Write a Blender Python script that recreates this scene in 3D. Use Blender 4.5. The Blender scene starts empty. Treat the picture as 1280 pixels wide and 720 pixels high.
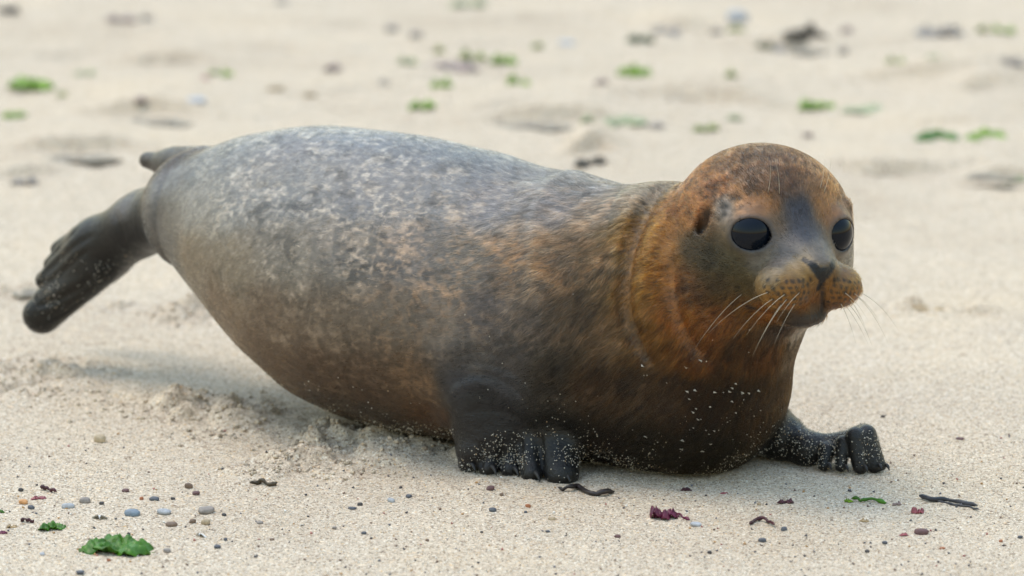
import bpy, math
import numpy as np
from mathutils import Vector

sc = bpy.context.scene
col = sc.collection
R = math.radians

# ------------------------------------------------------------------ camera
PITCH, DIST, FPX = R(12.0), 6.0, 6000.0        # camera looks at the origin; focal length in 1280-wide pixels
cam_d = bpy.data.cameras.new('camera'); cam = bpy.data.objects.new('camera', cam_d); col.objects.link(cam)
cam.location = (0, -DIST * math.cos(PITCH), DIST * math.sin(PITCH))
cam.rotation_euler = (R(90) - PITCH, 0, 0)
cam_d.sensor_width = 36.0
cam_d.lens = FPX / 1280 * 36.0
cam_d.clip_start, cam_d.clip_end = 0.1, 2000.0
cam_d.dof.use_dof = True
cam_d.dof.focus_distance = 4.96
cam_d.dof.aperture_fstop = 4.4
sc.camera = cam

# ------------------------------------------------------------------ sky, sun, exposure
to_sun = Vector((-0.30, 0.20, 1.0)).normalized()
elev = math.asin(to_sun.z); azim = math.atan2(to_sun.x, to_sun.y)
world = bpy.data.worlds.new('World'); sc.world = world; world.use_nodes = True
wn = world.node_tree.nodes; wl = world.node_tree.links
bg = wn['Background']
sky = wn.new('ShaderNodeTexSky'); sky.sky_type = 'NISHITA'; sky.sun_disc = False
sky.sun_elevation = elev; sky.sun_rotation = azim
sky.air_density = 2.5; sky.dust_density = 1.6; sky.ozone_density = 1.2
wl.new(sky.outputs[0], bg.inputs['Color']); bg.inputs['Strength'].default_value = 0.15
sun_d = bpy.data.lights.new('sun', 'SUN'); sun = bpy.data.objects.new('sun', sun_d); col.objects.link(sun)
sun_d.energy = 0.7; sun_d.angle = R(30); sun_d.color = (1.0, 0.88, 0.70)
sun.rotation_euler = to_sun.to_track_quat('Z', 'Y').to_euler()
vs = sc.view_settings
vs.view_transform = 'Standard'; vs.look = 'None'; vs.gamma = 1.0; vs.use_curve_mapping = False
vs.exposure = 1.0
sc.cycles.use_denoising = True
sc.cycles.max_bounces = 6

# ------------------------------------------------------------------ projection helpers (pixel of the photograph -> place)
CAM = np.array([0, -DIST * math.cos(PITCH), DIST * math.sin(PITCH)])
FW = np.array([0, math.cos(PITCH), -math.sin(PITCH)]); UP = np.array([0, math.sin(PITCH), math.cos(PITCH)]); RI = np.array([1., 0, 0])
def ray(u, v): return FW * FPX + RI * (u - 640) + UP * (360 - v)
def W(u, v, y): d = ray(u, v); return CAM + d * ((y - CAM[1]) / d[1])
def G(u, v, z=0.0): d = ray(u, v); return CAM + d * ((z - CAM[2]) / d[2])
def mpp(p): return float((np.asarray(p) - CAM) @ FW) / FPX     # metres per photo pixel at a place

# ------------------------------------------------------------------ noise
def _hash(i, j, k, seed):
    h = (i.astype(np.int64) * 374761393 + j.astype(np.int64) * 668265263 + k.astype(np.int64) * 2147483647 + seed * 1274126177) & 0xffffffff
    h = ((h ^ (h >> 13)) * 1274126177) & 0xffffffff
    h = ((h ^ (h >> 16)) * 2246822519) & 0xffffffff
    return ((h ^ (h >> 15)) & 0xffffff).astype(np.float32) / np.float32(0xffffff)
def vnoise(P, seed=0):
    P = np.asarray(P, np.float64); I = np.floor(P).astype(np.int64); f = (P - I); f = f * f * f * (f * (f * 6 - 15) + 10)
    x, y, z = I[:, 0], I[:, 1], I[:, 2]; out = 0
    for a in (0, 1):
        wa = f[:, 0] if a else 1 - f[:, 0]
        for b in (0, 1):
            wb = f[:, 1] if b else 1 - f[:, 1]
            for c in (0, 1):
                wc = f[:, 2] if c else 1 - f[:, 2]
                out = out + wa * wb * wc * _hash(x + a, y + b, z + c, seed)
    return out
def fbm(P, octv=3, seed=0, gain=0.5):
    P = np.asarray(P, np.float64); s = 0; a = 1.0; t = 0
    for o in range(octv): s = s + a * vnoise(P * (2.03 ** o) + 17.3 * o, seed + o); t += a; a *= gain
    return s / t
def smooth(a, b, x): t = np.clip((x - a) / (b - a), 0, 1); return t * t * (3 - 2 * t)
def lin(c): c = np.asarray(c, float) / 255.0; return np.where(c <= 0.04045, c / 12.92, ((c + 0.055) / 1.055) ** 2.4)

# ------------------------------------------------------------------ object helpers
def tag(o, label=None, cat=None, group=None, kind=None):
    if label: o['label'] = label
    if cat: o['category'] = cat
    if group: o['group'] = group
    if kind: o['kind'] = kind
    return o
def mesh_np(name, V, Fq, n=4):
    me = bpy.data.meshes.new(name); V = np.asarray(V, np.float32); Fq = np.asarray(Fq, np.int32)
    me.vertices.add(len(V)); me.vertices.foreach_set('co', V.ravel())
    me.loops.add(Fq.size); me.loops.foreach_set('vertex_index', Fq.ravel())
    me.polygons.add(len(Fq)); me.polygons.foreach_set('loop_start', np.arange(0, Fq.size, n, dtype=np.int32))
    me.update(calc_edges=True); me.validate()
    return me
def set_smooth(me): me.polygons.foreach_set('use_smooth', np.ones(len(me.polygons), dtype=bool))
def obj(name, me, mat, parent=None, loc=(0, 0, 0)):
    o = bpy.data.objects.new(name, me); col.objects.link(o)
    if mat is not None and not me.materials: me.materials.append(mat)
    o.location = loc; o.parent = parent
    return o
def add_col(me, c, name='tint'):
    a = me.attributes.new(name, 'FLOAT_COLOR', 'POINT'); c = np.asarray(c, np.float32)
    if c.shape[1] == 3: c = np.concatenate([c, np.ones((len(c), 1), np.float32)], 1)
    a.data.foreach_set('color', c.ravel())

class Mat:
    def __init__(s, name):
        s.m = bpy.data.materials.new(name); s.m.use_nodes = True; s.t = s.m.node_tree; s.n = s.t.nodes; s.l = s.t.links
        s.b = s.n['Principled BSDF']; s.out = s.n['Material Output']
    def node(s, kind, **kw):
        n = s.n.new('ShaderNode' + kind)
        for k, v in kw.items():
            if k in n.inputs.keys(): n.inputs[k].default_value = v
            else: setattr(n, k, v)
        return n
    def link(s, a, b): s.l.new(a, b)
    def obj_coord(s): return s.node('TexCoord').outputs['Object']
    def noise(s, scale, detail=3.0, rough=0.5, vec=None):
        n = s.node('TexNoise'); n.inputs['Scale'].default_value = scale; n.inputs['Detail'].default_value = detail; n.inputs['Roughness'].default_value = rough
        s.link(vec if vec is not None else s.obj_coord(), n.inputs['Vector']); return n.outputs['Fac']
    def ramp(s, fac, stops, interp='LINEAR'):
        r = s.node('ValToRGB'); r.color_ramp.interpolation = interp; e = r.color_ramp.elements
        while len(e) < len(stops): e.new(0.5)
        for i, (p, c) in enumerate(stops):
            e[i].position = p; e[i].color = tuple(c) + (1,) if len(c) == 3 else c
        s.link(fac, r.inputs['Fac']); return r.outputs['Color']
    def mix(s, a, b, fac, mode='MIX'):
        m = s.node('Mix'); m.data_type = 'RGBA'; m.blend_type = mode
        for v, i in ((fac, 0), (a, 6), (b, 7)):
            if hasattr(v, 'is_linked'): s.link(v, m.inputs[i])
            elif i == 0: m.inputs[0].default_value = v
            else: m.inputs[i].default_value = tuple(v) + (1,)
        return m.outputs[2]
    def math(s, op, a, b=0.0):
        m = s.node('Math'); m.operation = op
        for v, i in ((a, 0), (b, 1)):
            if hasattr(v, 'is_linked'): s.link(v, m.inputs[i])
            else: m.inputs[i].default_value = v
        return m.outputs[0]
    def bump(s, h, dist, strength=1.0, nrm=None):
        b = s.node('Bump'); b.inputs['Distance'].default_value = dist; b.inputs['Strength'].default_value = strength
        s.link(h, b.inputs['Height'])
        if nrm is not None: s.link(nrm, b.inputs['Normal'])
        return b.outputs['Normal']

# =================================================================== GROUND
# sand height: broad undulation, trampled clumpy patches, low scarps further up the beach
TRAMPLED = [  # photo u, v, half width, half depth (px), height m
    (55, 470, 75, 22, .010), (30, 492, 60, 10, .008), (222, 512, 36, 16, .014), (150, 505, 60, 16, .006), (300, 517, 45, 18, .012),
    (270, 545, 60, 12, .006), (405, 552, 40, 16, .013), (372, 575, 52, 15, .012), (330, 590, 50, 12, .007), (470, 565, 50, 18, .011),
    (415, 590, 50, 10, .006), (520, 560, 40, 12, .007), (235, 393, 38, 10, .016), (160, 386, 70, 6, .009), (20, 365, 30, 8, .010), (1150, 386, 45, 7, .012),
    (640, 600, 90, 12, .003), (1230, 390, 40, 6, .006)]
SCARPS = [  # photo u, v of the scarp, half width px, height m
    (185, 154, 70, .017), (95, 200, 75, .017), (205, 74, 60, .014), (690, 160, 80, .017), (742, 203, 28, .022), (850, 40, 45, .016),
    (840, 124, 70, .010), (1110, 214, 85, .015), (1250, 224, 45, .012), (1150, 98, 80, .012), (1235, 110, 45, .014), (930, 128, 60, .011),
    (620, 150, 50, .008), (560, 60, 60, .008), (350, 60, 90, .007), (480, 118, 110, .006), (985, 62, 60, .009), (30, 228, 40, .010),
    (400, 30, 120, .008), (700, 20, 120, .008), (1180, 150, 90, .006), (60, 60, 80, .008)]
TR = []
for (u, v, hu, hv, h) in TRAMPLED:
    p = G(u, v); m = mpp(p); TR.append((p[0], p[1], hu * m, abs(G(u, v - hv)[1] - G(u, v + hv)[1]) / 2, h))
SCP = []
for (u, v, hu, h) in SCARPS:
    p = G(u, v); SCP.append((p[0], p[1], 1.35 * hu * mpp(p), h * 1.6))
def ground_z(x, y):
    x = np.asarray(x, float); y = np.asarray(y, float); sh = x.shape; x = x.ravel(); y = y.ravel(); Z0 = np.zeros_like(x)
    P = np.stack([x, y, Z0], 1)
    near = np.exp(-(((x + .1) / .75) ** 2 + ((y + .85) / .42) ** 2) ** 2)       # keep it level where the seal rests
    far = smooth(-.3, 1.2, y)
    z = (fbm(P * [1.6, 2.2, 1], 3, 5) - .5) * (.012 + .035 * far) * (1 - near)
    z += (fbm(P * [14, 18, 1], 3, 11) - .5) * (.004 + .008 * far)
    z += (fbm(P * 70, 2, 23) - .5) * .0022
    w = np.zeros_like(x)
    for (cx, cy, ax, ay, h) in TR:
        q = ((x - cx) / ax) ** 2 + ((y - cy) / ay) ** 2
        w = np.maximum(w, h * np.exp(-q * .9))
    m = w > 2e-4
    if m.any():
        Q = P[m]; Q = Q + .02 * np.stack([fbm(Q * 30, 2, 31), fbm(Q * 30, 2, 37), 0 * Q[:, 0]], 1)
        lump = smooth(.46, .66, fbm(Q * [42, 34, 1], 2, 41)); fine = fbm(Q * 110, 3, 43)
        z[m] += 1.15 * w[m] * (.15 + 1.1 * lump + .9 * (fine - .5))
    for (cx, cy, ax, h) in SCP:
        m = (np.abs(x - cx) < 2.2 * ax) & (np.abs(y - cy) < .6)
        if not m.any(): continue
        xx, yy = x[m], y[m]
        edge = cy + .02 * np.sin((xx - cx) / ax * 2.2 + cx * 9) + .012 * (vnoise(np.stack([xx * 18, 0 * xx + cy * 7, 0 * xx], 1), 3) - .5) * 2
        t = yy - edge
        prof = smooth(-.008, .010, t) * np.exp(-np.maximum(t, 0) / .16)
        z[m] += h * prof * np.exp(-((xx - cx) / ax) ** 2 * 1.6)
    # sand pushed up in a small uneven berm along the seal's belly
    sx = (x - .183) * -.8389 + (y + .905) * .5443; lx = (x - .183) * .5443 + (y + .905) * .8389
    bm_ = np.exp(-((np.abs(lx) - .105) / .022) ** 2) * smooth(-.02, .08, sx) * smooth(.50, .40, sx); k_ = bm_ > .01
    if k_.any(): z[k_] += bm_[k_] * (.002 + .006 * smooth(.40, .70, fbm(P[k_] * [38, 38, 1], 3, 51)))
    return z.reshape(sh)

def graded(parts):
    return np.unique(np.concatenate(parts))
def grow(start, end, step, ratio):
    out = []; x = start; sgn = 1 if end > start else -1
    while sgn * (end - x) > 0:
        out.append(x); x += sgn * step; step *= ratio
    out.append(end); return np.array(out)
xs = graded([np.arange(-.72, .72, .0042), grow(.72, 400, .006, 1.06), grow(-.72, -400, .006, 1.06)])
ys = graded([np.arange(-1.46, -.30, .0040), grow(-.30, 2.6, .0045, 1.0035), grow(2.6, 400, .02, 1.08), grow(-1.46, -400, .01, 1.12)])
GX, GY = np.meshgrid(xs, ys, indexing='ij')
GZ = ground_z(GX, GY)
fade = np.clip(1 - (np.hypot(GX, GY) - 6) / 20, 0, 1); GZ *= fade
nx, ny = GX.shape
idx = np.arange(nx * ny).reshape(nx, ny)
me = mesh_np('ground', np.stack([GX, GY, GZ], -1).reshape(-1, 3), np.stack([idx[:-1, :-1], idx[1:, :-1], idx[1:, 1:], idx[:-1, 1:]], -1).reshape(-1, 4))
set_smooth(me)
ms = Mat('pale_sand')
co = ms.obj_coord()
vor = ms.node('TexVoronoi', feature='F1'); vor.inputs['Scale'].default_value = 620; ms.link(co, vor.inputs['Vector'])
sep = ms.node('SeparateColor'); ms.link(vor.outputs['Color'], sep.inputs[0])
grain = ms.ramp(sep.outputs[0], [(0, (.13, .105, .08)), (.025, (.20, .155, .115)), (.06, (.415, .335, .26)), (.3, (.505, .42, .322)), (.62, (.565, .48, .378)), (.86, (.645, .565, .458)), (.93, (.52, .36, .20)), (.96, (.72, .67, .58))], 'CONSTANT')
vor2 = ms.node('TexVoronoi', feature='F1'); vor2.inputs['Scale'].default_value = 330; ms.link(co, vor2.inputs['Vector'])
sep2 = ms.node('SeparateColor'); ms.link(vor2.outputs['Color'], sep2.inputs[0])
big = ms.ramp(sep2.outputs[1], [(0, (.55, .50, .46)), (.03, (.80, .78, .76)), (.12, (.96, .95, .94)), (.8, (1.04, 1.03, 1.02)), (.97, (1.2, 1.14, 1.05))], 'CONSTANT')
c1 = ms.mix(grain, big, 1.0, 'MULTIPLY')
patch = ms.ramp(ms.noise(2.6, 4), [(.30, (.90, .88, .86)), (.5, (1, 1, 1)), (.7, (1.05, 1.03, .99))])
c2 = ms.mix(c1, patch, 1.0, 'MULTIPLY')
ms.link(c2, ms.b.inputs['Base Color']); ms.b.inputs['Roughness'].default_value = .9; ms.b.inputs['Specular IOR Level'].default_value = .25
n1 = ms.bump(ms.noise(160, 4, .65), .0022, .8)
n2 = ms.bump(vor.outputs['Distance'], -.0006, .8, n1)
ms.link(n2, ms.b.inputs['Normal'])
tag(obj('sand', me, ms.m), kind='structure')
def gz(x, y): return float(ground_z(np.array([x]), np.array([y]))[0])
def on_ground(u, v):
    p = G(u, v)
    for _ in range(4): p = G(u, v, gz(p[0], p[1]))
    return p

# =================================================================== SEAL : signed distance model
def smin(a, b, k): h = np.clip(.5 + .5 * (b - a) / k, 0, 1); return b * (1 - h) + a * h - k * h * (1 - h)
def smax(a, b, k): return -smin(-a, -b, k)
S_ = np.array([-0.02, 0.028, 0.076, 0.124, 0.172, 0.22, 0.268, 0.316, 0.364, 0.412, 0.46, 0.508, 0.556, 0.604, 0.652, 0.7])
Z_ = np.array([0.0959, 0.1123, 0.1245, 0.1351, 0.1444, 0.1499, 0.1531, 0.1554, 0.1582, 0.1631, 0.1707, 0.1812, 0.1922, 0.2019, 0.2093, 0.2164])
R_ = np.array([0.1020, 0.1165, 0.1290, 0.1400, 0.1500, 0.1555, 0.1590, 0.1608, 0.1610, 0.1570, 0.1480, 0.1335, 0.1135, 0.0880, 0.0610, 0.0480])
AX = np.array([.183, -.905]); DV = np.array([-.84, .545]); DV = DV / np.linalg.norm(DV); LT = np.array([DV[1], -DV[0]])
_sf = np.linspace(S_[0], S_[-1], 400)
def _sm(a):
    f = np.interp(_sf, S_, a); k = np.hanning(41); k /= k.sum(); g = np.pad(f, 20, mode='reflect', reflect_type='odd'); return np.convolve(g, k, 'valid')
ZF, RF = _sm(Z_), _sm(R_)
RG = np.gradient(RF, _sf)
def torso(P):
    q = P[:, :2] - AX; s = q @ DV; l = q @ LT; sc_ = np.clip(s, S_[0], .645); over = (s - sc_) * np.where(s > 0, 1.45, 1.12)
    zc = np.interp(sc_, _sf, ZF); r = np.interp(sc_, _sf, RF); g = np.interp(sc_, _sf, RG)
    dz = P[:, 2] - zc
    # lies slack: sides bulge a little low
    ww = 1.10 - .10 * np.clip(dz / (r + 1e-6), -1, 1) * (r / .16)
    return (np.sqrt((l / ww) ** 2 + dz ** 2 + over ** 2) - r) / np.sqrt(1 + g * g * (over == 0))
# head frame
Hc = W(954, 286, -.955)
YAW = R(23.5); ROLL = R(5.0)
hf = np.array([math.sin(YAW), -math.cos(YAW), 0.0]); hr0 = np.array([-math.cos(YAW), -math.sin(YAW), 0.0]); hu0 = np.array([0, 0, 1.])
hr = hr0 * math.cos(ROLL) + hu0 * math.sin(ROLL); hu = hu0 * math.cos(ROLL) - hr0 * math.sin(ROLL)
HM = np.stack([hr, hf, hu], 0)                 # world -> head
def HW(r, f, u): return Hc + hr * r + hf * f + hu * u
def ellip(P, c, rad, M=None):
    q = P - c
    if M is not None: q = q @ M.T
    rad = np.asarray(rad, float); k0 = np.linalg.norm(q / rad, axis=1); k1 = np.linalg.norm(q / (rad * rad), axis=1)
    return k0 * (k0 - 1) / np.maximum(k1, 1e-6)
def cone(P, a, b, ra, rb, squash=None):
    a = np.asarray(a, float); b = np.asarray(b, float); q = P - a; ba = b - a
    if squash is not None:
        n, f = squash; q = q + np.outer(q @ n, n) * (1 / f - 1); ba = ba + n * (ba @ n) * (1 / f - 1)
    t = np.clip((q @ ba) / (ba @ ba), 0, 1)
    d = np.linalg.norm(q - np.outer(t, ba), axis=1) - (ra + (rb - ra) * t)
    return d * (1 if squash is None else .8)
EYE_R = .0262
EYES = []
for s in (1, -1):
    ax_ = np.array([s * .40, .91, .06]); ax_ /= np.linalg.norm(ax_)
    EYES.append((HW(s * .0450, .0585, .0075), ax_ @ HM))
def ring(P, c, n, R0, r0):
    q = P - c; h = q @ n; rr = np.linalg.norm(q - np.outer(h, n), axis=1)
    return np.sqrt((rr - R0) ** 2 + h ** 2) - r0
SMALL = []   # (bbox lo, hi, fn(P)) groups united with the body
def head(P):
    d = ellip(P, HW(0, -.004, 0), (.0955, .0935, .0885), HM)
    d = smin(d, ellip(P, HW(0, .076, -.022), (.037, .060, .036), HM), .026)                 # snout
    for s in (1, -1):
        d = smin(d, ellip(P, HW(s * .047, .010, -.046), (.044, .054, .043), HM), .030)     # cheeks
    d = smin(d, ellip(P, HW(0, .060, -.062), (.036, .056, .026), HM), .020)                # lower jaw
    ch = ellip(P, HW(0, .104, -.0690), (.026, .024, .0140), HM)
    d = smin(d, ch, .010)
    pads = smin(ellip(P, HW(.0280, .113, -.0390), (.0305, .0285, .0240), HM), ellip(P, HW(-.0280, .113, -.0390), (.0305, .0285, .0240), HM), .009)
    d = smin(d, pads, .011)
    d = smin(d, ellip(P, HW(0, .1285, -.0190), (.0190, .0140, .0135), HM), .010)           # nose
    for (c, n) in EYES:
        q = P - c; hx = np.cross(n, hu); hx /= np.linalg.norm(hx); vx = np.cross(hx, n); a = q @ hx; b = q @ vx; h_ = q @ n
        rr = np.sqrt(a * a + ((b + .0008) / .82) ** 2)
        d = smin(d, np.linalg.norm(q, axis=1) - (EYE_R + .0016), .009)
        inn = -1.0 if hx @ (Hc + hf * .09 - c) < 0 else 1.0
        op = np.maximum(rr - .0198, -h_)
        duct = cone(P, c + n * .0155 + hx * inn * .017 - vx * .003, c + n * .0160 + hx * inn * .0255 - vx * .0065, .0052, .0026)
        d = smax(d, -smin(op, duct, .004), .003)
    for s in (1, -1):
        a = HW(s * .0165, .1395, -.0100); m_ = HW(s * .011, .143, -.0140); b = HW(s * .0035, .144, -.0255)
        sl = np.minimum(cone(P, a, m_, .0022, .0036), cone(P, m_, b, .0036, .0022))
        d = smax(d, -sl, .0035)
        e0, e1 = EAR[s]
        d = smin(d, cone(P, HW(s * .0700, .046, .034), HW(s * .0740, .041, .002), .0046, .0042), .010)
        d = smax(d, -cone(P, e0, e1, .0082, .0058), .006)
    return d
EAR = {s: (HW(s * .0880, .034, .022), HW(s * .0835, .027, .003)) for s in (1, -1)}
# flippers ---------------------------------------------------------------
yv = np.array([0, 1., 0])
def pc(P, u0, v0, y0, r0, u1, v1, y1, r1, sq=None):
    a = W(u0, v0, y0); b = W(u1, v1, y1); return cone(P, a, b, r0 * mpp(a), r1 * mpp(b), sq)
def hind_near(P):
    n = np.array([.45, -.86, -.22]); n /= np.linalg.norm(n); sq = (n, .62)
    d = pc(P, 236, 262, -.545, 54, 178, 279, -.495, 40, (n, .8))
    d = smin(d, pc(P, 178, 279, -.495, 40, 124, 314, -.462, 44, sq), .014)
    pal = pc(P, 124, 314, -.462, 44, 90, 348, -.445, 38, sq)
    d = smin(d, pal, .012)
    dig = pc(P, 126, 334, -.476, 27, 54, 393, -.452, 27, (n, .75))
    for (u0, v0, y0, r0, u1, v1, y1, r1, k) in [(118, 318, -.474, 22, 54, 372, -.458, 14, .002), (106, 306, -.466, 20, 55, 350, -.452, 13, .002), (100, 298, -.456, 18, 64, 330, -.442, 12, .002), (108, 294, -.444, 19, 74, 312, -.430, 13, .003)]:
        dig = smin(dig, pc(P, u0, v0, y0, r0, u1, v1, y1, r1, (n, .8)), k)
    return smin(d, dig, .006)
def hind_far(P):
    n = np.array([.45, -.86, -.22]); n /= np.linalg.norm(n); sq = (n, .62)
    d = pc(P, 240, 268, -.50, 36, 205, 264, -.43, 24, sq)
    d = smin(d, pc(P, 205, 264, -.43, 24, 150, 298, -.36, 24, sq), .008)
    for (u1, v1) in [(84, 346), (98, 332), (112, 320)]:
        d = smin(d, pc(P, 150, 298, -.36, 20, u1, v1, -.34, 10, sq), .006)
    return d
def tail(P):
    n = np.array([-.1, .3, .95]); n /= np.linalg.norm(n)
    d = pc(P, 258, 210, -.53, 28, 216, 206, -.480, 21, None)
    d = smin(d, pc(P, 216, 206, -.480, 21, 186, 200, -.462, 12, (n, .9)), .01)
    return d
NK = [(592, 566, 14), (614, 560, 14), (638, 557, 14), (662, 555, 15), (694, 559, 24)]
NT = [(584, 582, 13), (610, 586, 13), (638, 588, 13), (664, 594, 15), (702, 596, 22)]
NK_P = []; NT_P = []
for (u, v, r), (u2, v2, r2) in zip(NK, NT):
    t = G(u2, v2 - r2 * .1, 0.006); NT_P.append(t); NK_P.append(W(u, v, t[1] + .028))
def fore_near(P):
    d = pc(P, 594, 445, -.880, 74, 606, 498, -.900, 46)
    d = smin(d, pc(P, 606, 498, -.900, 46, 622, 536, -.915, 42), .02)
    d = smin(d, pc(P, 604, 520, -.905, 42, 592, 562, -.925, 22), .02)
    palm = smin(pc(P, 592, 564, -.925, 15, 650, 564, -.930, 14), pc(P, 650, 564, -.930, 14, 690, 570, -.943, 17), .01)
    d = smin(d, palm, .014)
    dg = None
    for (a, b, k, t) in zip(NK_P, NT_P, NK, NT):
        c = cone(P, a, b, k[2] * .00081, t[2] * .00081)
        dg = c if dg is None else smin(dg, c, .0014)
    return smin(d, dg, .0035)
FD = [((1034, 562, 10), (1030, 582, 8)), ((1054, 553, 9), (1051, 584, 7)), ((1069, 545, 12), (1075, 585, 9)), ((1083, 543, 13), (1093, 583, 10)), ((1086, 548, 10), (1102, 583, 6))]
FK_P = []; FT_P = []
for (k, t) in FD:
    q = G(t[0], t[1], 0.006); FT_P.append(q); FK_P.append(W(k[0], k[1], q[1] + .012))
def fore_far(P):
    d = pc(P, 935, 520, -.84, 45, 975, 545, -.875, 28)
    d = smin(d, pc(P, 975, 545, -.875, 28, 1010, 561, -.90, 21), .015)
    d = smin(d, pc(P, 1010, 561, -.90, 21, 1046, 557, -.905, 15), .01)
    d = smin(d, pc(P, 1046, 557, -.905, 14, 1080, 543, -.914, 14), .008)
    dg = None
    for a, b, (k, t) in zip(FK_P, FT_P, FD):
        c = cone(P, a, b, k[2] * .00082, t[2] * .00082)
        dg = c if dg is None else smin(dg, c, .0025)
    return smin(d, dg, .005)
def box_of(pts, pad): pts = np.asarray(pts); return pts.min(0) - pad, pts.max(0) + pad
PARTS = [
    (head, .016, box_of([HW(r, f, u) for r in (-.1, .1) for f in (-.11, .160) for u in (-.11, .1)], .02)),
    (hind_near, .028, box_of([W(20, 430, -.45), W(270, 200, -.55), W(20, 430, -.38)], .03)),
    (hind_far, .016, box_of([W(60, 360, -.30), W(270, 210, -.52), W(60, 360, -.40)], .03)),
    (tail, .012, box_of([W(160, 220, -.43), W(270, 180, -.55)], .03)),
    (fore_near, .022, box_of([W(510, 420, -.85), W(730, 620, -1.02), W(510, 620, -.98)], .03)),
    (fore_far, .020, box_of([W(880, 480, -.80), W(1115, 600, -.95), W(1115, 600, -.9)], .03)),
]
CREASES = []   # (points Nx3, depth, width, lo, hi)
def sdf(P, creases=True):
    P = np.asarray(P, np.float64)
    d = torso(P)
    # neck
    for (a, b, ra, rb, k) in NECK:
        d = smin(d, cone(P, a, b, ra, rb), k)
    for (fn, k, (lo, hi)) in PARTS:
        m = np.all((P > lo - k) & (P < hi + k), axis=1)
        if m.any(): d[m] = smin(d[m], fn(P[m]), k)
    if creases:
        for (pts, dep, wid, lo, hi) in CREASES:
            m = np.all((P > lo) & (P < hi), axis=1) & (np.abs(d) < .05)
            if not m.any(): continue
            Q = P[m]; best = np.full(len(Q), 9.); tt = np.zeros(len(Q)); n = len(pts) - 1
            for i in range(n):
                ba = pts[i + 1] - pts[i]; q = Q - pts[i]; t = np.clip((q @ ba) / (ba @ ba + 1e-12), 0, 1)
                dd = np.linalg.norm(q - np.outer(t, ba), axis=1); b_ = dd < best; best[b_] = dd[b_]; tt[b_] = (i + t[b_]) / n
            taper = np.clip(np.minimum(tt, 1 - tt) * 5, 0, 1)
            d[m] += dep * taper * np.exp(-(best / wid) ** 2)
    q_ = np.abs(d) < .03
    if q_.any(): d[q_] += .0050 * (fbm(P[q_] * [15, 15, 11], 2, 501) - .5) * smooth(.10, .16, np.linalg.norm(P[q_] - Hc, axis=1))
    # weight on the sand
    return smax(d, -(P[:, 2] + .006), .012)
nA = np.array([.172, -.898, .106])
n1_ = W(880, 392, -.928); n2_ = W(832, 345, -.900); n3_ = W(760, 372, -.868)
NECK = [(nA, n1_, .102, .098, .03), (n3_, n2_, .135, .095, .04), (n2_, W(925, 318, -.935), .095, .076, .022), (n1_, W(945, 340, -.955), .098, .076, .03)]

def trace(uv, fn=sdf):
    uv = np.asarray(uv, float); D_ = np.stack([ray(u, v) for u, v in uv]); D_ /= np.linalg.norm(D_, axis=1)[:, None]
    t = np.full(len(uv), 4.5); 
    for _ in range(140):
        d = fn(CAM + D_ * t[:, None]); t = np.where((d > .0003) & (t < 6.5), t + np.clip(d * .6, .0002, .05), t)
    return CAM + D_ * t[:, None], t < 6.4
TODO = [
    # neck folds behind the head (groove, then ridge)
    ([(838, 222), (812, 252), (792, 295), (782, 340), (782, 385), (796, 430), (822, 462)], .0120, .0080),
    ([(852, 240), (832, 275), (815, 310), (806, 350), (812, 395), (832, 440)], -.0045, .012),
    ([(846, 318), (836, 350), (845, 392), (862, 428), (890, 455)], .0065, .0080),
    ([(868, 345), (866, 385), (884, 420), (912, 440)], -.0030, .010),
    # wrinkles above the near front flipper
    ([(552, 500), (566, 476), (592, 466), (622, 472), (648, 490), (668, 520)], .0026, .0050),
    ([(548, 484), (566, 462), (596, 452), (630, 460), (660, 482)], .0028, .0055),
    ([(548, 466), (572, 446), (602, 440), (640, 452)], .0020, .0055),
    ([(560, 512), (558, 540), (566, 570)], .0040, .0060),
    ([(556, 500), (572, 484), (596, 478), (622, 486), (642, 506)], -.0010, .0045),
    # mouth
    ([(938, 384), (965, 396), (990, 400), (1012, 396), (1028, 392), (1044, 398), (1060, 397)], .0050, .0040),
    ([(1028, 350), (1028, 372), (1028, 390)], .0022, .0024),
    # hind flipper creases
    ([(118, 292), (92, 308), (70, 328), (50, 346)], .0040, .0030), ([(112, 312), (98, 322), (76, 342), (48, 362)], .0040, .0030), ([(118, 345), (100, 362), (76, 374), (42, 384)], .0055, .0035), ([(98, 284), (82, 300), (64, 322)], .0028, .0028),
    # skin folds at the flank
    ([(300, 238), (330, 232), (360, 234)], .0012, .004),
    ([(604, 552), (603, 568), (599, 590)], .0050, .0032), ([(626, 548), (627, 566), (625, 592)], .0050, .0032), ([(650, 545), (650, 566), (652, 596)], .0055, .0032), ([(674, 542), (676, 566), (680, 602)], .0065, .0034),
    ([(575, 520), (600, 512), (630, 514), (655, 526)], .0012, .0045), ([(140, 262), (150, 285), (160, 312)], .0014, .005), ([(115, 345), (95, 360), (72, 372)], .0018, .003), ([(108, 372), (84, 390), (60, 402)], .0014, .003),
    # shoulder hollow
    ([(700, 470), (690, 500), (700, 530), (720, 555)], .0040, .016),
]
paths = []
for (pix, dep, wid) in TODO:
    pix = np.array(pix, float); k = np.linspace(0, len(pix) - 1, len(pix) * 4); j = np.arange(len(pix))
    dense = np.stack([np.interp(k, j, pix[:, 0]), np.interp(k, j, pix[:, 1])], 1)
    for _ in range(2): dense[1:-1] = (dense[:-2] + dense[1:-1] * 2 + dense[2:]) / 4
    paths.append(dense)
tp, tok = trace(np.concatenate(paths), lambda P: sdf(P, False)); cut = np.cumsum([len(p) for p in paths])[:-1]
for (pix, dep, wid), p, o in zip(TODO, np.split(tp, cut), np.split(tok, cut)):
    p = p[o]; CREASES.append((p, dep, wid, p.min(0) - wid * 3, p.max(0) + wid * 3))

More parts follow.
